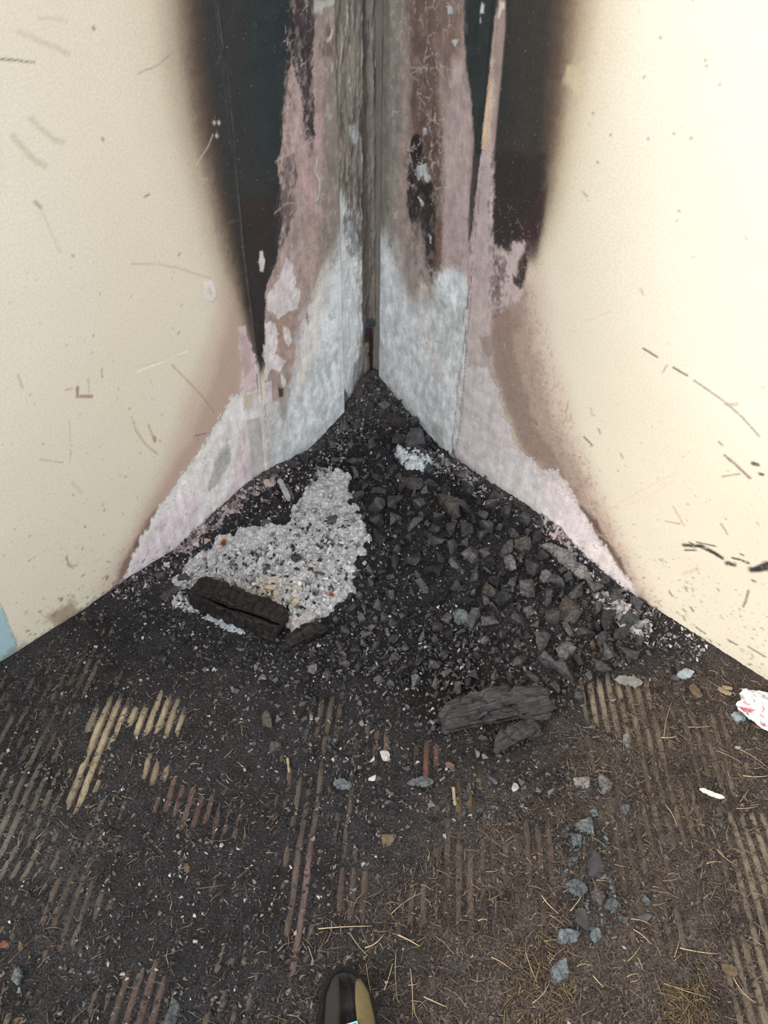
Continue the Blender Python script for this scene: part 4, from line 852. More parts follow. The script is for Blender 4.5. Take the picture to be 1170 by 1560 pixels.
big_lump(832, 880, .020, .019, .016, 28, M_CHARG, 'charcoal_block', 'round grey charcoal disc near the foot of the right wall', rz=.1)
big_lump(795, 832, .026, .020, .018, 29, M_CHARD, 'charcoal_block', 'cracked brown-grey charcoal chunk above the grey upright stick', rz=.4)
big_lump(848, 846, .050, .018, .016, 30, M_CHARG, 'charcoal_block', 'long greyish charred piece lying along the right wall', rz=-.75)
big_lump(880, 872, .040, .020, .014, 31, M_CHARG, 'charcoal_block', 'cracked grey slab at the edge of the white plaster, right wall', rz=-.75)
big_lump(868, 938, .026, .046, .020, 32, M_CHARD, 'charcoal_block', 'biggest brownish charred chunk at the right edge of the pile', rz=-.5)
big_lump(806, 935, .015, .020, .014, 33, M_CHARG, 'charcoal_block', 'pale grey charcoal cube left of the biggest brownish chunk', rz=.2)
big_lump(862, 995, .030, .022, .016, 34, M_CHARG, 'charcoal_block', 'angular grey charcoal piece below the biggest brownish chunk', rz=.5)
big_lump(700, 945, .020, .018, .014, 35, M_CHARB, 'charcoal_block', 'bluish charcoal lump in the centre of the pile', rz=.5)
big_lump(748, 905, .022, .018, .015, 36, M_CHARD, 'charcoal_block', 'dull brown charcoal lump right of the pile centre', rz=.1)
big_lump(816, 1070, .016, .016, .014, 37, M_CHARD, 'charcoal_block', 'small square charred end leaning on the large plank', rz=.1)
big_lump(406, 798, .018, .014, .012, 38, M_CHAR, 'charcoal_block', 'roundish black lump above the pale ash bed near the wood splinter', rz=.1)
big_lump(504, 800, .018, .012, .010, 39, M_CHAR, 'charcoal_block', 'flat black lump on the right rim of the ash bed', rz=.1)
big_lump(488, 880, .013, .012, .011, 40, M_CHAR, 'charcoal_block', 'lone black cube on the lower right of the ash bed', rz=.1)
big_lump(452, 858, .010, .010, .010, 41, M_CHAR, 'charcoal_block', 'small black cube in the middle of the ash bed', rz=.6)
big_lump(407, 876, .010, .011, .009, 42, M_CHAR, 'charcoal_block', 'black chip in the ash just above the split timber', rz=.3)
big_lump(283, 888, .016, .013, .010, 43, M_CHAR, 'charcoal_block', 'black jagged lump at the left rim of the ash bed', rz=.3)
big_lump(300, 908, .012, .010, .010, 47, M_CHAR, 'charcoal_block', 'black chunk against the upper end of the split timber', rz=.3)
big_lump(245, 878, .018, .014, .012, 44, M_CHAR, 'charcoal_block', 'black lump at the foot of the left wall left of the ash', rz=.5)
big_lump(266, 862, .012, .010, .010, 45, M_CHAR, 'charcoal_block', 'small black lump next to the left wall foot above the jagged lump', rz=.5)
big_lump(258, 902, .026, .020, .010, 46, M_CHARD, 'charcoal_block', 'flat dull charred flake on the floor left of the bluish ash', rz=.9)
# the blue-grey cluster on the near right floor
for x, y, s, seed, mat, lb in (
    (893, 1258, .018, 51, M_CHARB, 'blue-grey coal at the top of the near right cluster'), (878, 1282, .012, 52, M_CHARB, 'brown-blue coal under the topmost coal of the near right cluster'),
    (871, 1308, .010, 53, M_CHARB, 'pale blue coal at the left of the near right cluster'), (907, 1318, .020, 54, M_CHAR, 'dark flat coal in the middle of the near right cluster'),
    (880, 1352, .017, 55, M_CHARB, 'round blue-grey coal left of the cluster middle'), (909, 1368, .015, 56, M_CHARD, 'split dark coal with pale rim in the near right cluster'),
    (930, 1380, .011, 57, M_CHARB, 'pale coal on the right of the near right cluster'), (888, 1402, .017, 58, M_CHAR, 'crumbly black coal low in the near right cluster'), (908, 1428, .013, 59, M_CHARB, 'blue coal at the foot of the near right cluster'),
    (866, 1428, .018, 60, M_CHARB, 'striped grey-green coal below left of the near right cluster'), (853, 1486, .017, 61, M_CHARB, 'lone blue-grey coal among straw near the bottom edge'),
    (949, 1400, .010, 62, M_CHARB, 'round blue-grey pebble of coal right of the near right cluster'), (984, 1374, .008, 63, M_CHARB, 'tiny pale blue coal far right of the cluster'), (982, 1398, .010, 64, M_CHAR, 'dark coal just below the tiny pale blue one'),
    (1094, 1254, .009, 65, M_CHARB, 'pale blue coal on the ribs at the right edge'), (1080, 1262, .010, 66, M_CHAR, 'dark coal beside the pale blue one at the right edge'), (905, 1240, .008, 67, M_CHARB, 'small light blue coal above the near right cluster'), (954, 1236, .010, 68, M_CHARB, 'teal-grey coal on a rib above the near right cluster'),
    (888, 1196, .015, 69, M_CHARG, 'grey coal left of two alike on the bare ribs'), (918, 1196, .016, 70, M_CHARG, 'grey flaky coal right of the other grey one on the ribs'), (956, 1130, .015, 71, M_CHARG, 'jagged grey coal at the end of the tan ribs'),
    (26, 1490, .012, 72, M_CHARB, 'blue-grey coal at the lower left edge of the floor'), (264, 1545, .018, 73, M_CHARB, 'blue-black coal at the bottom edge left of the shoe'),
    (408, 1098, .016, 74, M_CHARD, 'flat dull grey flake on the left floor below the timber'), (420, 1140, .014, 75, M_CHARD, 'second dull grey flake below the first on the left floor')):
    s *= 1.15; big_lump(x, y, s, s * (0.7 + 0.3 * ((seed * 7) % 10) / 10), s * 0.6, seed, mat, 'coal', lb, 'coal', rz=(seed * 1.7) % 3)
# pale, rusty and plaster bits with shapes of their own
M_PLAS = plain_material('plaster_crumb', (184, 178, 176), 0.85, 0.1, 0.2)
M_PINK = plain_material('pink_plaster', (188, 166, 162), 0.85, 0.1, 0.2)
M_RUST = plain_material('rusty_crumb', (108, 74, 58), 0.8, 0.2, 0.4)
M_BEIGE = plain_material('beige_clinker', (196, 176, 142), 0.85, 0.1, 0.25)
M_TAN = plain_material('brown_flake', (98, 84, 68), 0.8, 0.2, 0.35)
for x, y, s, seed, mat, nm, lb in (
    (408, 742, .016, 81, M_PINK, 'plaster_chunk', 'pink plaster chunk beside the grey wood splinter'), (372, 762, .008, 82, M_PINK, 'plaster_chunk', 'small pink plaster chunk at the foot of the left wall'), (348, 776, .008, 83, M_BEIGE, 'plaster_chunk', 'beige plaster crumb at the foot of the left wall'),
    (316, 826, .013, 84, M_PINK, 'plaster_chunk', 'pale pink plaster chunk touching the upper left of the ash bed'), (300, 832, .010, 85, M_PLAS, 'plaster_chunk', 'whitish plaster chunk left of the pale pink one'), (255, 862, .009, 86, M_PLAS, 'plaster_chunk', 'small white plaster lump among black lumps by the left wall'),
    (842, 818, .010, 87, M_PINK, 'plaster_chunk', 'pink plaster chunk where the pile meets the white wall foot'), (739, 768, .009, 88, M_PLAS, 'plaster_chunk', 'white flake with dark core under the right wall'), (586, 1154, .013, 89, M_PLAS, 'plaster_chunk', 'white speckled lump on the front floor'), (566, 1186, .009, 90, M_PLAS, 'plaster_chunk', 'smaller grey-white lump below the speckled one'),
    (952, 991, .008, 91, M_RUST, 'brick_crumb', 'reddish brick crumb on the dirt near the right wall'), (412, 902, .011, 92, M_BEIGE, 'clinker', 'beige clinker nodule in the ash above the timber'), (448, 925, .010, 93, M_BEIGE, 'clinker', 'round beige clinker by the lower end of the timber'), (424, 922, .008, 94, M_BEIGE, 'clinker', 'small yellowish clinker between the two larger'), (425, 892, .009, 95, M_BEIGE, 'clinker', 'light orange clinker at the top of the clinker group'),
    (342, 834, .009, 96, M_RUST, 'rusty_crumb', 'orange rusty crumb at the top edge of the ash bed'), (505, 912, .006, 97, M_RUST, 'rusty_crumb', 'dark red crumb at the right edge of the ash bed'),
    (590, 1284, .018, 98, M_TAN, 'bark_flake', 'brown bark flake on the floor in front of the shoe'), (488, 1298, .007, 99, M_TAN, 'bark_flake', 'small ochre flake left of the brown bark flake'), (30, 1442, .009, 101, M_TAN, 'bark_flake', 'ochre stone-like flake at the lower left edge'), (6, 1440, .009, 102, M_RUST, 'bark_flake', 'reddish flake cut by the left edge of the photo'), (86, 1388, .007, 103, M_TAN, 'bark_flake', 'thin ochre flake on the left floor'), (30, 1554, .009, 104, M_TAN, 'bark_flake', 'tan flake in the bottom left corner'), (284, 1324, .008, 105, M_TAN, 'bark_flake', 'brown flake on the left of the blackest floor')):
    fl = 0.35 if nm == 'bark_flake' else 0.65
    big_lump(x, y, s, s * 0.75, s * fl, seed, mat, nm, lb, {'plaster_chunk': 'plaster', 'brick_crumb': 'brick', 'clinker': 'clinker', 'rusty_crumb': 'rust', 'bark_flake': 'flake'}[nm], rz=(seed * 1.3) % 3)

# individual charcoal lumps (largest 300), the rest as stuff
g = np.random.default_rng(21)
cand = sample_poly(PILEW, 3300, g)
sz = np.array([lump_size(p, g) for p in cand]); order = np.argsort(-sz); cand, sz = cand[order], sz[order]
ASHW = ats([(300, 880), (330, 825), (432, 800), (480, 716), (532, 728), (556, 792), (545, 850), (540, 905), (470, 955), (430, 920)])[:, :2]
kept = []; pos_small = []; s_small = []
gridk = {}
for p, s in zip(cand, sz):
    if any((p[0] - q[0]) ** 2 + (p[1] - q[1]) ** 2 < (r * 0.85 + s * 0.3) ** 2 for q, r in special): continue
    a, b = wall_ab(*p)
    if min(a, b) < s * 0.9: continue
    if len(kept) < 300:
        if any((p[0] - q[0]) ** 2 + (p[1] - q[1]) ** 2 < (s + t) ** 2 * 0.75 for q, t in kept): continue
        kept.append((p, s))
    else:
        pos_small.append((p[0], p[1], surf(*p) + s * g.uniform(0.0, 0.6))); s_small.append(s)
def to_px(p):
    c = MC.T @ (np.asarray(p, float) - EYE); return 585 - F * c[0] / c[2], 780 + F * c[1] / c[2]
LUMP_MARKS = [(600, 648, 'brown-black corner block'), (632, 702, 'small white ash heap'), (680, 775, 'long dusty slab'), (712, 812, 'fluted black cube'), (775, 862, 'grey upright stick'), (832, 880, 'round grey disc'), (868, 938, 'biggest brownish chunk'),
    (700, 945, 'bluish lump in the pile'), (750, 1095, 'large charred plank'), (862, 995, 'angular grey piece'), (465, 978, 'pointed black sliver'), (488, 880, 'lone black cube on ash'), (504, 800, 'flat black lump on ash'), (748, 905, 'dull brown lump'), (880, 860, 'cracked grey slab')]
STRAW_MARKS = [(525, 1478, 'shoe toe'), (853, 1486, 'lone blue-grey coal'), (890, 1340, 'near right coal cluster'), (1150, 1078, 'crumpled wrapper'), (1083, 1211, 'narrow white shard'), (1110, 1480, 'curled brown leaf'), (240, 1100, 'pale bare ribs'), (30, 1442, 'ochre flake at left edge'), (264, 1545, 'blue-black coal at bottom'), (590, 1284, 'brown bark flake'), (984, 1386, 'tiny pale blue coal')]
ORD = ('nearest', 'second', 'third', 'fourth', 'fifth', 'sixth', 'seventh', 'eighth', 'ninth', 'tenth', 'eleventh', 'twelfth', 'thirteenth', 'fourteenth', 'fifteenth', 'sixteenth', 'seventeenth', 'eighteenth', 'nineteenth', 'twentieth')
SECT = ('right of', 'below right of', 'below', 'below left of', 'left of', 'above left of', 'above', 'above right of')
def rank_labels(objs, marks, noun):
    """single each piece out by the landmark it lies nearest to"""
    bins = {}
    for o in objs:
        x, y = to_px(o.location); d = [math.hypot(x - m[0], y - m[1]) for m in marks]; i = int(np.argmin(d))
        bins.setdefault((i, int(round(math.atan2(y - marks[i][1], x - marks[i][0]) / (math.pi / 4))) % 8), []).append((d[i], o))
    for (i, k), lst in bins.items():
        lst.sort(key=lambda t: t[0])
        for n, (_, o) in enumerate(lst):
            o['label'] = '%s, %s one %s the %s' % (noun(o), ORD[min(n, 19)], SECT[k], marks[i][2])
ZONES = (('charcoal lumps on the crest in the corner', 'angular black charcoal lump on the crest of the pile in the corner'),
         ('charcoal lumps under the right wall', 'coarse charcoal lump in the heap close under the right wall'),
         ('charcoal lumps right of the ash bed', 'black charcoal lump in the pile middle just right of the pale ash'),
         ('charcoal lumps at the front of the pile', 'charcoal lump at the front of the pile towards the ribbed floor'))
for k, (p, s) in enumerate(kept):
    a, b = wall_ab(*p)
    zi = 0 if a + b < 0.30 else 1 if a < 0.2 else 2 if a - b > -0.12 and a + b < 0.68 else 3
    o = link('charcoal_lump', LUMPS[g.integers(16)])
    o.location = (p[0], p[1], surf(*p) + s * 0.35); o.scale = (s, s, s); o.rotation_euler = tuple(g.uniform(0, 6.28, 3))
    tag(o, ZONES[zi][1], 'charcoal', ZONES[zi][0])
LUMP_OBJS = [o for o in COL.objects if o.name.startswith('charcoal_lump')]
rank_labels(LUMP_OBJS, LUMP_MARKS, lambda o: 'black charcoal lump')
def grey_cols(n, g, mix=(0.05, 0.10, 0.02)):
    c = np.tile(lin((52, 51, 54)), (n, 1)) * (0.35 + 2.1 * g.random((n, 1)) ** 1.8); r = g.random(n)
    c[r < mix[0]] = lin((170, 168, 170)); c[(r >= mix[0]) & (r < mix[0] + mix[1])] = lin((108, 104, 104)); c[(r > 1 - mix[2])] = lin((98, 82, 72)); return c
crumbs('charcoal_rubble', pos_small, s_small, grey_cols(len(s_small), g, (0.03, 0.14, 0.015)), M_CRUMB, 'loose rubble of smaller charcoal pieces filling the pile', 'charcoal', 5)
# fine crumbs: dense on the pile, thinner over the whole floor
q = sample_poly(PILEW, 4200, g); s = 0.0016 + 0.0036 * g.random(len(q)) ** 2
crumbs('charcoal_crumbs', np.c_[q, surf(q[:, 0], q[:, 1]) + 0.002 + 0.005 * g.random(len(q))], s, grey_cols(len(q), g, (0.06, 0.14, 0.02)), M_CRUMB, 'fine charcoal crumbs and pale specks strewn over the pile', 'charcoal', 6)
FLOORW = np.array([on_floor(*p)[:2] for p in [(-420, 1700), (-420, 1260), (-160, 1092), (0, 995), (180, 880), (300, 870), (470, 930), (560, 760), (760, 800), (1010, 935), (1170, 1024), (1320, 1118), (1560, 1270), (1560, 1700)]])
q = sample_poly(FLOORW, 56000, g); w, _ = bareness(q[:, 0], q[:, 1]); q = q[g.random(len(q)) > 0.65 * w]
s = 0.0009 + 0.0046 * g.random(len(q)) ** 4; a, b = wall_ab(q[:, 0], q[:, 1]); k = (a > 0.004) & (b > 0.004); q, s = q[k], s[k]
cc = grey_cols(len(q), g, (0.06, 0.22, 0.05)); br = sstep(0.0, 0.5, q[:, 0] + 0.5 * (0.95 - q[:, 1])) > g.random(len(q)) * 1.3
cc[br] = lin((94, 82, 74)) * (0.4 + 1.3 * g.random((br.sum(), 1)))
crumbs('floor_crumbs', np.c_[q, surf(q[:, 0], q[:, 1]) + 0.0005], s, cc, M_CRUMB, 'fine black crumbs and grit scattered over the ribbed floor', 'grit', 7, 0.7)
q = sample_poly(ats([(200, 900), (430, 970), (470, 1035), (660, 1065), (900, 1035), (985, 965), (1050, 1000), (1010, 1060), (930, 1200), (800, 1260), (600, 1250), (430, 1130), (300, 1060), (190, 965)])[:, :2], 1900, g)
w, _ = bareness(q[:, 0], q[:, 1]); q = q[g.random(len(q)) > 0.75 * w]; s = 0.0022 + 0.0075 * g.random(len(q)) ** 2.6
crumbs('charcoal_scatter', np.c_[q, surf(q[:, 0], q[:, 1]) + s * 0.25], s, grey_cols(len(q), g, (0.02, 0.12, 0.02)), M_CRUMB, 'charcoal bits strewn on the floor around the pile and below the timber', 'charcoal', 8, 0.8)
# plaster and char crumbs at the foot of the left wall and the crest
def strip_crumbs(outline, n, cols, label, seed, s0=0.002, s1=0.007):
    g = np.random.default_rng(seed); q = sample_poly(ats(outline)[:, :2], n, g); a, b = wall_ab(q[:, 0], q[:, 1]); q = q[(a > 0.003) & (b > 0.003)]; s = s0 + (s1 - s0) * g.random(len(q)) ** 2.5
    c = np.array([lin(cols[i]) for i in g.integers(0, len(cols), len(q))]) * (0.8 + 0.4 * g.random((len(q), 1)))
    crumbs('plaster_rubble', np.c_[q, surf(q[:, 0], q[:, 1]) + ash_top(q[:, 0], q[:, 1]) * 0.85 + s * 0.4], s, c, M_CRUMB, label, 'rubble', seed)
strip_crumbs([(130, 905), (180, 868), (240, 830), (290, 786), (350, 735), (410, 692), (470, 662), (527, 606), (545, 660), (520, 715), (470, 745), (430, 790), (340, 815), (280, 870), (190, 915)], 2900,
             [(60, 60, 64), (84, 82, 86), (112, 108, 112), (156, 144, 147), (188, 172, 172), (50, 50, 54), (96, 92, 95)], 'mixed pink plaster and charcoal rubble along the left wall foot', 31)
strip_crumbs([(525, 610), (555, 560), (580, 556), (610, 600), (630, 640), (560, 680), (520, 690), (500, 680)], 1000, [(108, 104, 108), (82, 78, 80), (134, 126, 128), (60, 58, 60), (150, 138, 134)], 'grey rubble heaped in the very corner', 32, 0.002, 0.006)
strip_crumbs([(590, 610), (630, 630), (690, 672), (760, 720), (850, 775), (900, 822), (1000, 920), (1080, 985), (1060, 1010), (960, 975), (880, 880), (800, 800), (700, 745), (620, 700)], 2400, [(150, 142, 146), (190, 182, 184), (60, 58, 62), (84, 80, 82), (44, 42, 46)], 'pale and dark rubble along the right wall foot', 33)
strip_crumbs([(262, 925), (285, 880), (340, 850), (420, 830), (470, 780), (540, 800), (530, 900), (460, 950), (300, 940)], 2600, [(60, 58, 60), (36, 35, 36), (196, 196, 198), (206, 206, 208), (186, 184, 186), (170, 170, 172), (200, 198, 198), (150, 150, 152), (188, 190, 192)], 'little ash clods and black chips over the ash bed', 34, 0.0016, 0.0075)
strip_crumbs([(840, 1260), (900, 1235), (940, 1300), (945, 1400), (900, 1440), (865, 1400)], 420, [(76, 83, 89), (50, 50, 54), (106, 114, 120), (60, 63, 67), (36, 36, 38)], 'blue-black coal crumbs around the near right cluster', 35, 0.002, 0.006)

# ------------------------------------------------------------------ splinters, flakes, straw
def stalk_np(a, b, r, sag, g, seg=4):
    a, b = np.asarray(a, float), np.asarray(b, float); t = np.linspace(0, 1, seg + 1)[:, None]
    side = unit(np.cross(b - a, (0, 0, 1)) + 1e-9)
    c = a + (b - a) * t + side * sag * np.sin(t * math.pi); rr = r * (1 - 0.5 * t)
    ring = np.stack([c + rr * (side * math.cos(k * 2.094) + np.array([0, 0, 1]) * math.sin(k * 2.094)) for k in range(3)], 1)
    v = ring.reshape(-1, 3); f = []
    for i in range(seg):
        for k in range(3):
            p0, p1 = i * 3 + k, i * 3 + (k + 1) % 3; f += [(p0, p1, p1 + 3), (p0, p1 + 3, p0 + 3)]
    f += [(0, 2, 1), (seg * 3, seg * 3 + 1, seg * 3 + 2)]
    return v, np.array(f)
M_STRAW = attr_material('dry_straw', 0.7, 0.25, 200, 0.3)
def fibres(n, poly, l0, l1, label, seed, cols, rad=0.0005):
    g = np.random.default_rng(seed); q = sample_poly(poly, n, g); V = []; Fc = []; C = []; m = 0
    for p in q:
        L = l0 + (l1 - l0) * g.random() ** 2.5; th = g.uniform(0, 6.28); z = surf(*p) + 0.0015 + 0.003 * g.random()
        d = np.array([math.cos(th), math.sin(th), g.uniform(-.12, .12)]) * L * 0.5
        v, f = stalk_np(np.array([p[0], p[1], z]) - d, np.array([p[0], p[1], z]) + d, rad * g.uniform(0.7, 1.8), g.normal() * L * 0.1, g, 2)
        V.append(v); Fc.append(f + m); m += len(v); C.append(np.tile(lin(cols[g.integers(len(cols))]) * g.uniform(0.5, 1.15), (len(v), 1)))
    me = mesh_np('dry_litter', np.concatenate(V), np.concatenate(Fc)); set_col(me, np.clip(np.concatenate(C), 0.003, 0.8))
    tag(link('dry_litter', me, M_STRAW), label, 'litter', None, 'stuff')
BR = [(116, 100, 90), (140, 122, 106), (98, 84, 74), (162, 146, 126), (84, 68, 60), (84, 74, 68)]
fibres(7500, np.array([on_floor(*p)[:2] for p in [(420, 1620), (430, 1420), (600, 1330), (800, 1220), (900, 1090), (1000, 1030), (1060, 1010), (1260, 1080), (1260, 1620)]]), 0.004, 0.030, 'brown straw and plant litter over the near right floor', 41, BR)
fibres(1800, np.array([on_floor(*p)[:2] for p in [(-60, 1620), (-60, 1060), (120, 980), (330, 1000), (420, 1200), (430, 1620)]]), 0.005, 0.026, 'sparse thin fibres over the left floor', 42, BR + [(70, 62, 58)])
fibres(300, np.array([on_floor(*p)[:2] for p in [(770, 1440), (860, 1420), (880, 1500), (860, 1600), (760, 1600)]]), 0.012, 0.05, 'matted yellowish straw clump at the bottom right of the shoe', 43, [(150, 132, 104), (130, 112, 88), (104, 88, 72)])
fibres(260, np.array([on_floor(*p)[:2] for p in [(1010, 1500), (1070, 1490), (1100, 1590), (1020, 1600)]]), 0.012, 0.05, 'yellow straw tuft on the floor near the bottom right', 44, [(156, 134, 100), (134, 114, 86), (104, 90, 72)])
STRAWS = [((485, 1417), (566, 1413)), ((556, 1446), (584, 1426)), ((532, 1422), (560, 1458)), ((596, 1394), (642, 1362)), ((470, 1444), (478, 1466)), ((606, 1426), (640, 1444)), ((640, 1350), (656, 1358)), ((630, 1530), (640, 1560)), ((434, 1404), (438, 1418)), ((558, 1470), (566, 1520)), ((585, 1510), (598, 1470)), ((603, 1455), (606, 1530)), ((625, 1478), (628, 1552)), ((645, 1520), (680, 1536)), ((728, 1405), (742, 1404)), ((748, 1460), (780, 1480)),
          ((1034, 1446), (1092, 1455)), ((1026, 1460), (1034, 1434)), ((960, 1402), (992, 1412)), ((964, 1418), (990, 1440)), ((955, 1466), (976, 1440)), ((800, 1452), (818, 1500)), ((824, 1366), (850, 1394)), ((836, 1396), (860, 1414)), ((868, 1356), (888, 1334)), ((868, 1390), (892, 1356)), ((836, 1470), (860, 1446)), ((810, 1530), (838, 1494)), ((878, 1474), (900, 1473)), ((902, 1488), (918, 1506)), ((970, 1460), (978, 1480)), ((1010, 1500), (1080, 1522)), ((954, 1490), (972, 1486)),
          ((1090, 1296), (1122, 1322)), ((1075, 1318), (1098, 1316)), ((1046, 1110), (1084, 1108)), ((1006, 1126), (1030, 1124)), ((1122, 1142), (1168, 1172)), ((1090, 1146), (1130, 1166)), ((1130, 1184), (1170, 1184)), ((1120, 1234), (1152, 1231)), ((1126, 1224), (1140, 1204)), ((1010, 1126), (1022, 1072)), ((268, 1268), (302, 1216)), ((330, 1190), (352, 1206)), ((72, 1412), (102, 1360)), ((14, 1470), (58, 1426)), ((110, 1560), (136, 1536)), ((300, 1356), (345, 1350)), ((140, 1558), (154, 1530)), ((1115, 1490), (1150, 1530)), ((1012, 1228), (1030, 1262))]
g = np.random.default_rng(50)
GROUPS = {0: ('straws around the shoe', 'thin pale straw stalk lying on the floor near the shoe'), 1: ('straws on the near right floor', 'dry straw stalk in the brown litter round the blue-grey coals'), 2: ('straws by the right edge', 'thin dry stalk on the ribs towards the right edge'), 3: ('stalks on the left floor', 'thin dark stalk lying on the left part of the floor')}
for i, (p0, p1) in enumerate(STRAWS):
    a_, b_ = at(*p0, 0.006), at(*p1, 0.006); c_ = (a_ + b_) / 2
    v, f = stalk_np(a_ - c_, b_ - c_, 0.0009 * g.uniform(0.7, 1.3), g.normal() * 0.0022, g, 5)
    me = mesh_np('straw', v, f); cl = (196, 176, 142) if p0[0] > 440 else (120, 106, 92)
    set_col(me, np.tile(lin(cl) * g.uniform(0.7, 1.1), (len(v), 1)))
    o = link('straw', me, M_STRAW); o.location = c_
    k = 3 if p0[0] < 440 else 0 if p0[0] < 790 else 2 if p0[1] < 1335 and p0[0] > 980 else 1
    tag(o, GROUPS[k][1], 'straw', GROUPS[k][0])
rank_labels([o for o in COL.objects if o.name.startswith('straw')], STRAW_MARKS, lambda o: 'thin dry straw')
def chip(name, pa, pb, w, t, mat, label, cat, seed=0, leaf=False, lift=0.004):
    """flat splinter or leaf with thickness, ends ragged or pointed"""
    a_, b_ = at(*pa), at(*pb); L = dist(a_, b_); n = 14; u = np.linspace(-0.5, 0.5, n); gg = np.random.default_rng(seed)
    hw = (np.sqrt(np.clip(1 - (2 * u) ** 2, 0.0, 1)) if leaf else np.clip(1.2 - 0.25 * np.abs(u) - 1.3 * np.clip(np.abs(u) - 0.42, 0, 1) * 6, 0.2, 1)) * w / 2 * (1 + 0.15 * gg.normal(size=n))
    hw = np.maximum(hw, 0.0006); cz = 0.0015 * np.sin(u * 5 + seed)
    v = []; 
    for i in range(n):
        for sy, szz in ((-1, -1), (1, -1), (1, 1), (0, 1.35), (-1, 1)): v.append((u[i] * L, sy * hw[i], cz[i] + szz * t / 2))
    f = []
    for i in range(n - 1):
        for k in range(5):
            p0, p1 = i * 5 + k, i * 5 + (k + 1) % 5; f += [(p0, p1, p1 + 5), (p0, p1 + 5, p0 + 5)]
    e = (n - 1) * 5; f += [(0, 2, 1), (0, 3, 2), (0, 4, 3), (e, e + 1, e + 2), (e, e + 2, e + 3), (e, e + 3, e + 4)]
    me = mesh_np(name, np.array(v), np.array(f)[:, ::-1], False); me.materials.append(mat)
    o = link(name, me); lay_between(o, a_, b_, lift); tag(o, label, cat); return o
M_GREYW = plain_material('greyed_wood', (158, 156, 158), 0.8, 0.15, 0.35, 160); M_LEAF = plain_material('ashen_leaf', (128, 124, 122), 0.8, 0.15, 0.3)
M_PALEW = plain_material('pale_splinter', (150, 134, 110), 0.75, 0.2, 0.25); M_WHITE = plain_material('white_shard', (222, 218, 206), 0.6, 0.2, 0.1)
chip('wood_splinter', (426, 736), (441, 768), 0.012, 0.006, M_GREYW, 'grey weathered wood splinter sticking out of the rubble at the left wall', 'splinter', 1, lift=0.012)
chip('wood_splinter', (437, 742), (448, 766), 0.007, 0.005, M_CHARD, 'dark thin splinter beside the grey weathered one', 'splinter', 2, lift=0.010)
chip('dead_leaf', (935, 1039), (978, 1043), 0.024, 0.003, M_LEAF, 'oval ash-grey leaf on the ribs right of the pile', 'leaf', 3, True, 0.008)
chip('white_shard', (1064, 1205), (1102, 1218), 0.009, 0.003, M_WHITE, 'narrow white shard lying on the right ribs', 'shard', 4, True, 0.006)
chip('wood_splinter', (1092, 1052), (1112, 1062), 0.008, 0.004, M_PALEW, 'pale wood splinter pointing at the crumpled wrapper', 'splinter', 5, lift=0.008)
chip('wood_splinter', (1098, 1050), (1113, 1055), 0.006, 0.004, M_PALEW, 'shorter pale splinter above its twin by the wrapper', 'splinter', 6, lift=0.010)
chip('dead_leaf', (1098, 1474), (1122, 1486), 0.016, 0.002, M_TAN, 'curled brown leaf on the lower right floor', 'leaf', 7, True, 0.006)
chip('charred_flake', (620, 1196), (660, 1194), 0.018, 0.003, M_CHARB, 'curved blue-grey flake on the front floor below the pile', 'flake', 8, True, 0.008)
chip('charred_flake', (508, 1196), (536, 1200), 0.020, 0.003, M_CHARB, 'oval bluish flake left of the curved blue-grey flake', 'flake', 9, True, 0.007)
chip('charred_flake', (1050, 1048), (1066, 1066), 0.016, 0.004, M_TAN, 'brown bark chip near the right wall foot', 'flake', 10, False, 0.008)
chip('wood_splinter', (690, 1202), (693, 1230), 0.005, 0.002, M_PALEW, 'short yellowish splinter stuck on a rib below the plank', 'splinter', 11, False, 0.006)
chip('wood_splinter', (438, 1157), (441, 1180), 0.004, 0.002, M_PALEW, 'thin tan splinter on the floor under the dull grey flakes', 'splinter', 12, False, 0.006)

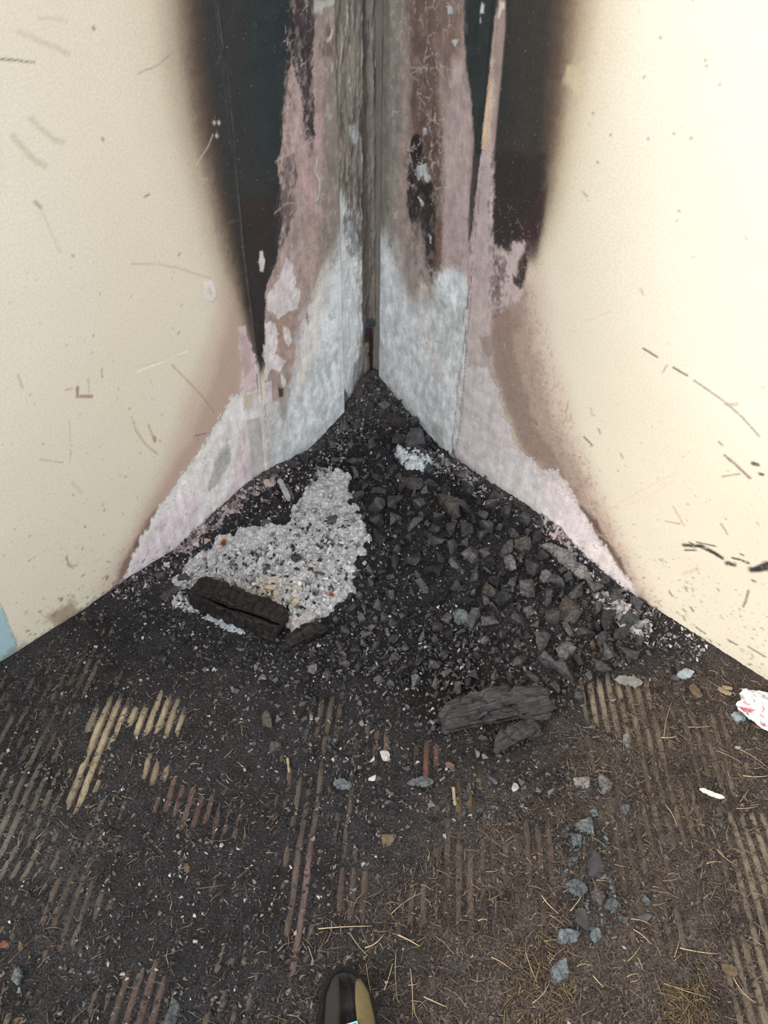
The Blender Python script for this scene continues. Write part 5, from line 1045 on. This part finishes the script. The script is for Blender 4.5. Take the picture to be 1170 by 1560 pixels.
# ------------------------------------------------------------------ crumpled wrapper
def wrapper():
    c = at(1150, 1078); nx, ny = 34, 22
    U, V = np.meshgrid(np.linspace(-0.5, 0.5, nx), np.linspace(-0.5, 0.5, ny))
    d1, d2, i1 = cells(U * 5 + 30, V * 4 + 30, 3)
    Z = 0.016 * (1 - np.abs(V * 1.6)) + 0.016 * (d1 - 0.4) + 0.006 * fbm(U * 9, V * 9, 2, 3)
    X = U * 0.13 + 0.006 * fbm(U * 6, V * 6, 4, 3); Y = V * 0.075 * (0.65 + 0.5 * np.abs(np.sin((U + 0.5) * 2.6))) + 0.006 * fbm(U * 7, V * 5, 5, 3)
    top = np.stack([X, Y, Z], -1).reshape(-1, 3); bot = top - np.array([0, 0, 0.0012]); n = len(top)
    f = grid_faces(ny, nx); idx = np.arange(n).reshape(ny, nx); ring = np.r_[idx[0, :], idx[1:, -1], idx[-1, -2::-1], idx[-2:0:-1, 0]]
    f = np.r_[f, f[:, ::-1] + n, np.stack([ring, np.roll(ring, -1), np.roll(ring, -1) + n, ring + n], -1)[:, ::-1]]
    col = np.tile(lin((228, 230, 232)), (n, 1)); u, v = U.ravel(), V.ravel()
    a = sstep(0.2, 0.4, fbm(u * 7, v * 9, 1, 3)) * sstep(0.1, -0.2, v); col = col * (1 - a[:, None]) + lin((214, 70, 100)) * a[:, None]
    a = sstep(0.25, 0.4, fbm(u * 16, v * 20, 6, 2)) * 0.7; col = col * (1 - a[:, None]) + lin((104, 104, 130)) * a[:, None]
    a = sstep(-0.25, -0.4, v) * sstep(0.0, 0.2, u) * 0.5; col = col * (1 - a[:, None]) + lin((170, 168, 206)) * a[:, None]
    a = sstep(0.3, 0.45, fbm(u * 8 + 5, v * 8, 2, 3)) * 0.4; col = col * (1 - a[:, None]) + lin((160, 190, 150)) * a[:, None]
    me = mesh_np('crumpled_wrapper', np.r_[top, bot], f, False); set_col(me, np.r_[col, col])
    o = link('crumpled_wrapper', me, attr_material('printed_foil', 0.35, 0.5, 60, 0.2, 0.002, 0.92, 1.05))
    o.location = (c[0] + 0.022, c[1] - 0.022, 0.016); o.rotation_euler = (0.15, 0.1, -0.45)
    tag(o, 'crumpled white wrapper with pink and blue print at the foot of the right wall', 'wrapper')
wrapper()
M_GREYASH = plain_material('grey_paper_ash', (150, 160, 166), 0.9, 0.1, 0.3)
big_lump(1126, 1092, .018, .014, .010, 120, M_GREYASH, 'paper_ash', 'bluish grey burnt paper lump just left of the wrapper', 'ash', .4)
big_lump(1042, 1030, .022, .014, .008, 121, M_GREYASH, 'paper_ash', 'flat blue-grey burnt scrap near the foot of the right wall', 'ash', .4)
big_lump(1160, 1108, .022, .014, .010, 122, M_TAN, 'bark_flake', 'cracked brown bark lump under the wrapper at the right edge', 'bark', .2)

# ------------------------------------------------------------------ shoe
def build_shoe():
    root = bpy.data.objects.new('shoe', None); COL.objects.link(root)
    toe = on_floor(524, 1478, 0.02); heel_dir = unit((-0.05, -1, 0)); 
    L = 0.265
    ang = math.atan2(-heel_dir[1], -heel_dir[0])
    root.location = (toe[0], toe[1], 0.008); root.rotation_euler = (0, 0, ang - math.pi / 2 + 0.12)
    tag(root, "glossy black shoe toe with an olive reflection at the bottom edge of the photo", 'shoe')
    # stations from the toe (t=0) to the heel (t=1): half widths left, right and height of the upper
    t = np.linspace(0, 1, 44)
    def prof(ts, vs): return np.interp(t, ts, vs)
    half = 0.5 * prof([0, .02, .06, .14, .28, .45, .62, .8, .93, 1], [.012, .034, .052, .070, .082, .084, .072, .062, .054, .030])
    cxs = prof([0, .15, .4, .7, 1], [.0, .002, .004, .000, -.002])
    hh = prof([0, .03, .1, .25, .4, .55, .7, .9, 1], [.020, .030, .038, .046, .058, .074, .080, .078, .060])
    y = -t * L
    def shell(half, hh, lift, nv=28, expo=0.62):
        v = np.linspace(0, math.pi, nv); U = []
        for i in range(len(t)):
            c, s = np.cos(v), np.sin(v)
            U.append(np.stack([cxs[i] + half[i] * np.sign(c) * np.abs(c) ** expo, np.full(nv, y[i]), lift + (hh[i] - lift) * s ** 0.75], -1))
        return np.array(U)
    M_PAT = plain_material('patent_leather', (16, 16, 18), 0.16, 0.6, 0.2, 60, 0.08, 0.6)
    M_SOLE = plain_material('rubber_sole', (18, 17, 17), 0.6, 0.3, 0.2)
    M_OLIVE = plain_material('olive_reflection', (112, 100, 70), 0.45, 0.3, 0.12)
    G = shell(half, hh, 0.010); n, nv = G.shape[:2]
    vv = np.r_[G.reshape(-1, 3), [[0, y[0] + 0.004, 0.012], [0, y[-1] - 0.002, 0.03]]]
    f = grid_faces(n, nv); tri = np.r_[f[:, [0, 1, 2]], f[:, [0, 2, 3]]]
    k = np.arange(nv - 1); tri = np.r_[tri, np.stack([k + 1, k, np.full(nv - 1, n * nv)], -1), np.stack([(n - 1) * nv + k, (n - 1) * nv + k + 1, np.full(nv - 1, n * nv + 1)], -1)]
    link('upper', mesh_np('upper', vv, tri), M_PAT, root)
    # sole: a welted slab following the outline
    m = 72; a = np.linspace(0, 2 * math.pi, m, endpoint=False)
    out = np.r_[np.stack([cxs + half + 0.004, y], -1), np.stack([cxs - half - 0.004, y], -1)[::-1]]
    out[0, 1] += 0.006; out[-1, 1] += 0.006; m = len(out)
    v = np.r_[np.c_[out, np.full(m, 0.0)], np.c_[out, np.full(m, 0.012)], [[0, -L / 2, 0], [0, -L / 2, 0.012]]]
    k = np.arange(m); k2 = (k + 1) % m
    tri = np.r_[np.stack([k, k2, k2 + m], -1), np.stack([k, k2 + m, k + m], -1), np.stack([k2, k, np.full(m, 2 * m)], -1), np.stack([k + m, k2 + m, np.full(m, 2 * m + 1)], -1)]
    link('sole', mesh_np('sole', v, tri, False), M_SOLE, root)
    # olive reflection built as a coloured sheet standing proud of the upper's right half
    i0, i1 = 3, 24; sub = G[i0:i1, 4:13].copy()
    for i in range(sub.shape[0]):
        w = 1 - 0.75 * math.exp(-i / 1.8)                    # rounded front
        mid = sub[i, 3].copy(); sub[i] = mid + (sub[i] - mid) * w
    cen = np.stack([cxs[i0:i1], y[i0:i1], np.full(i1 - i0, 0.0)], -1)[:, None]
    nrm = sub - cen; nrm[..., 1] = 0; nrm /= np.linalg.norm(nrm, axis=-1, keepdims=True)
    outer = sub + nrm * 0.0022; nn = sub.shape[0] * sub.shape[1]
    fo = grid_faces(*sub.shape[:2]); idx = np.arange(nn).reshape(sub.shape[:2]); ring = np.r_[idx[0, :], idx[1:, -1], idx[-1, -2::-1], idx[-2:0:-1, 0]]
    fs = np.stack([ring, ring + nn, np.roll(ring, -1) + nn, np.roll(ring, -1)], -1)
    o = link('reflection_sheet', mesh_np('reflection_sheet', np.r_[outer.reshape(-1, 3), sub.reshape(-1, 3)], np.r_[fo, fs]), M_OLIVE, root); tag(o, 'olive reflection on the leather')
    # small cyan tag with a pale border, and a pink stitch
    M_CY = plain_material('cyan_tag', (40, 130, 160), 0.4, 0.4, 0.1); M_CYB = plain_material('cyan_border', (150, 214, 226), 0.4, 0.4, 0.05); M_PK = plain_material('pink_thread', (206, 70, 140), 0.6, 0.2, 0.1)
    def slab(name, cx, cy, cz, w, h, t_, mat, rx, ry, parent):
        bm = bmesh.new(); bmesh.ops.create_cube(bm, size=1); bmesh.ops.scale(bm, vec=(w, h, t_), verts=bm.verts)
        bmesh.ops.bevel(bm, geom=list(bm.edges), offset=min(w, h, t_) * 0.2, segments=1, affect='EDGES')
        me = bpy.data.meshes.new(name); bm.to_mesh(me); bm.free(); o = link(name, me, mat, parent); o.location = (cx, cy, cz); o.rotation_euler = (rx, ry, 0.25); return o
    ti = 0.335; zz = float(np.interp(ti, t, hh)); cx = float(np.interp(ti, t, cxs))
    tg = slab('tag', cx + 0.006, -ti * L, zz + 0.001, 0.020, 0.016, 0.003, M_CYB, 0.25, 0.12, root); tag(tg, 'small cyan tag')
    slab('tag_face', 0, 0, 0.0012, 0.016, 0.012, 0.0022, M_CY, 0, 0, tg).rotation_euler = (0, 0, 0)
    slab('stitch', cx + 0.036, -0.31 * L, 0.022, 0.003, 0.012, 0.004, M_PK, 0, 0, root)
    special.append((np.array([toe[0], toe[1], 0]), 0.05))
build_shoe()
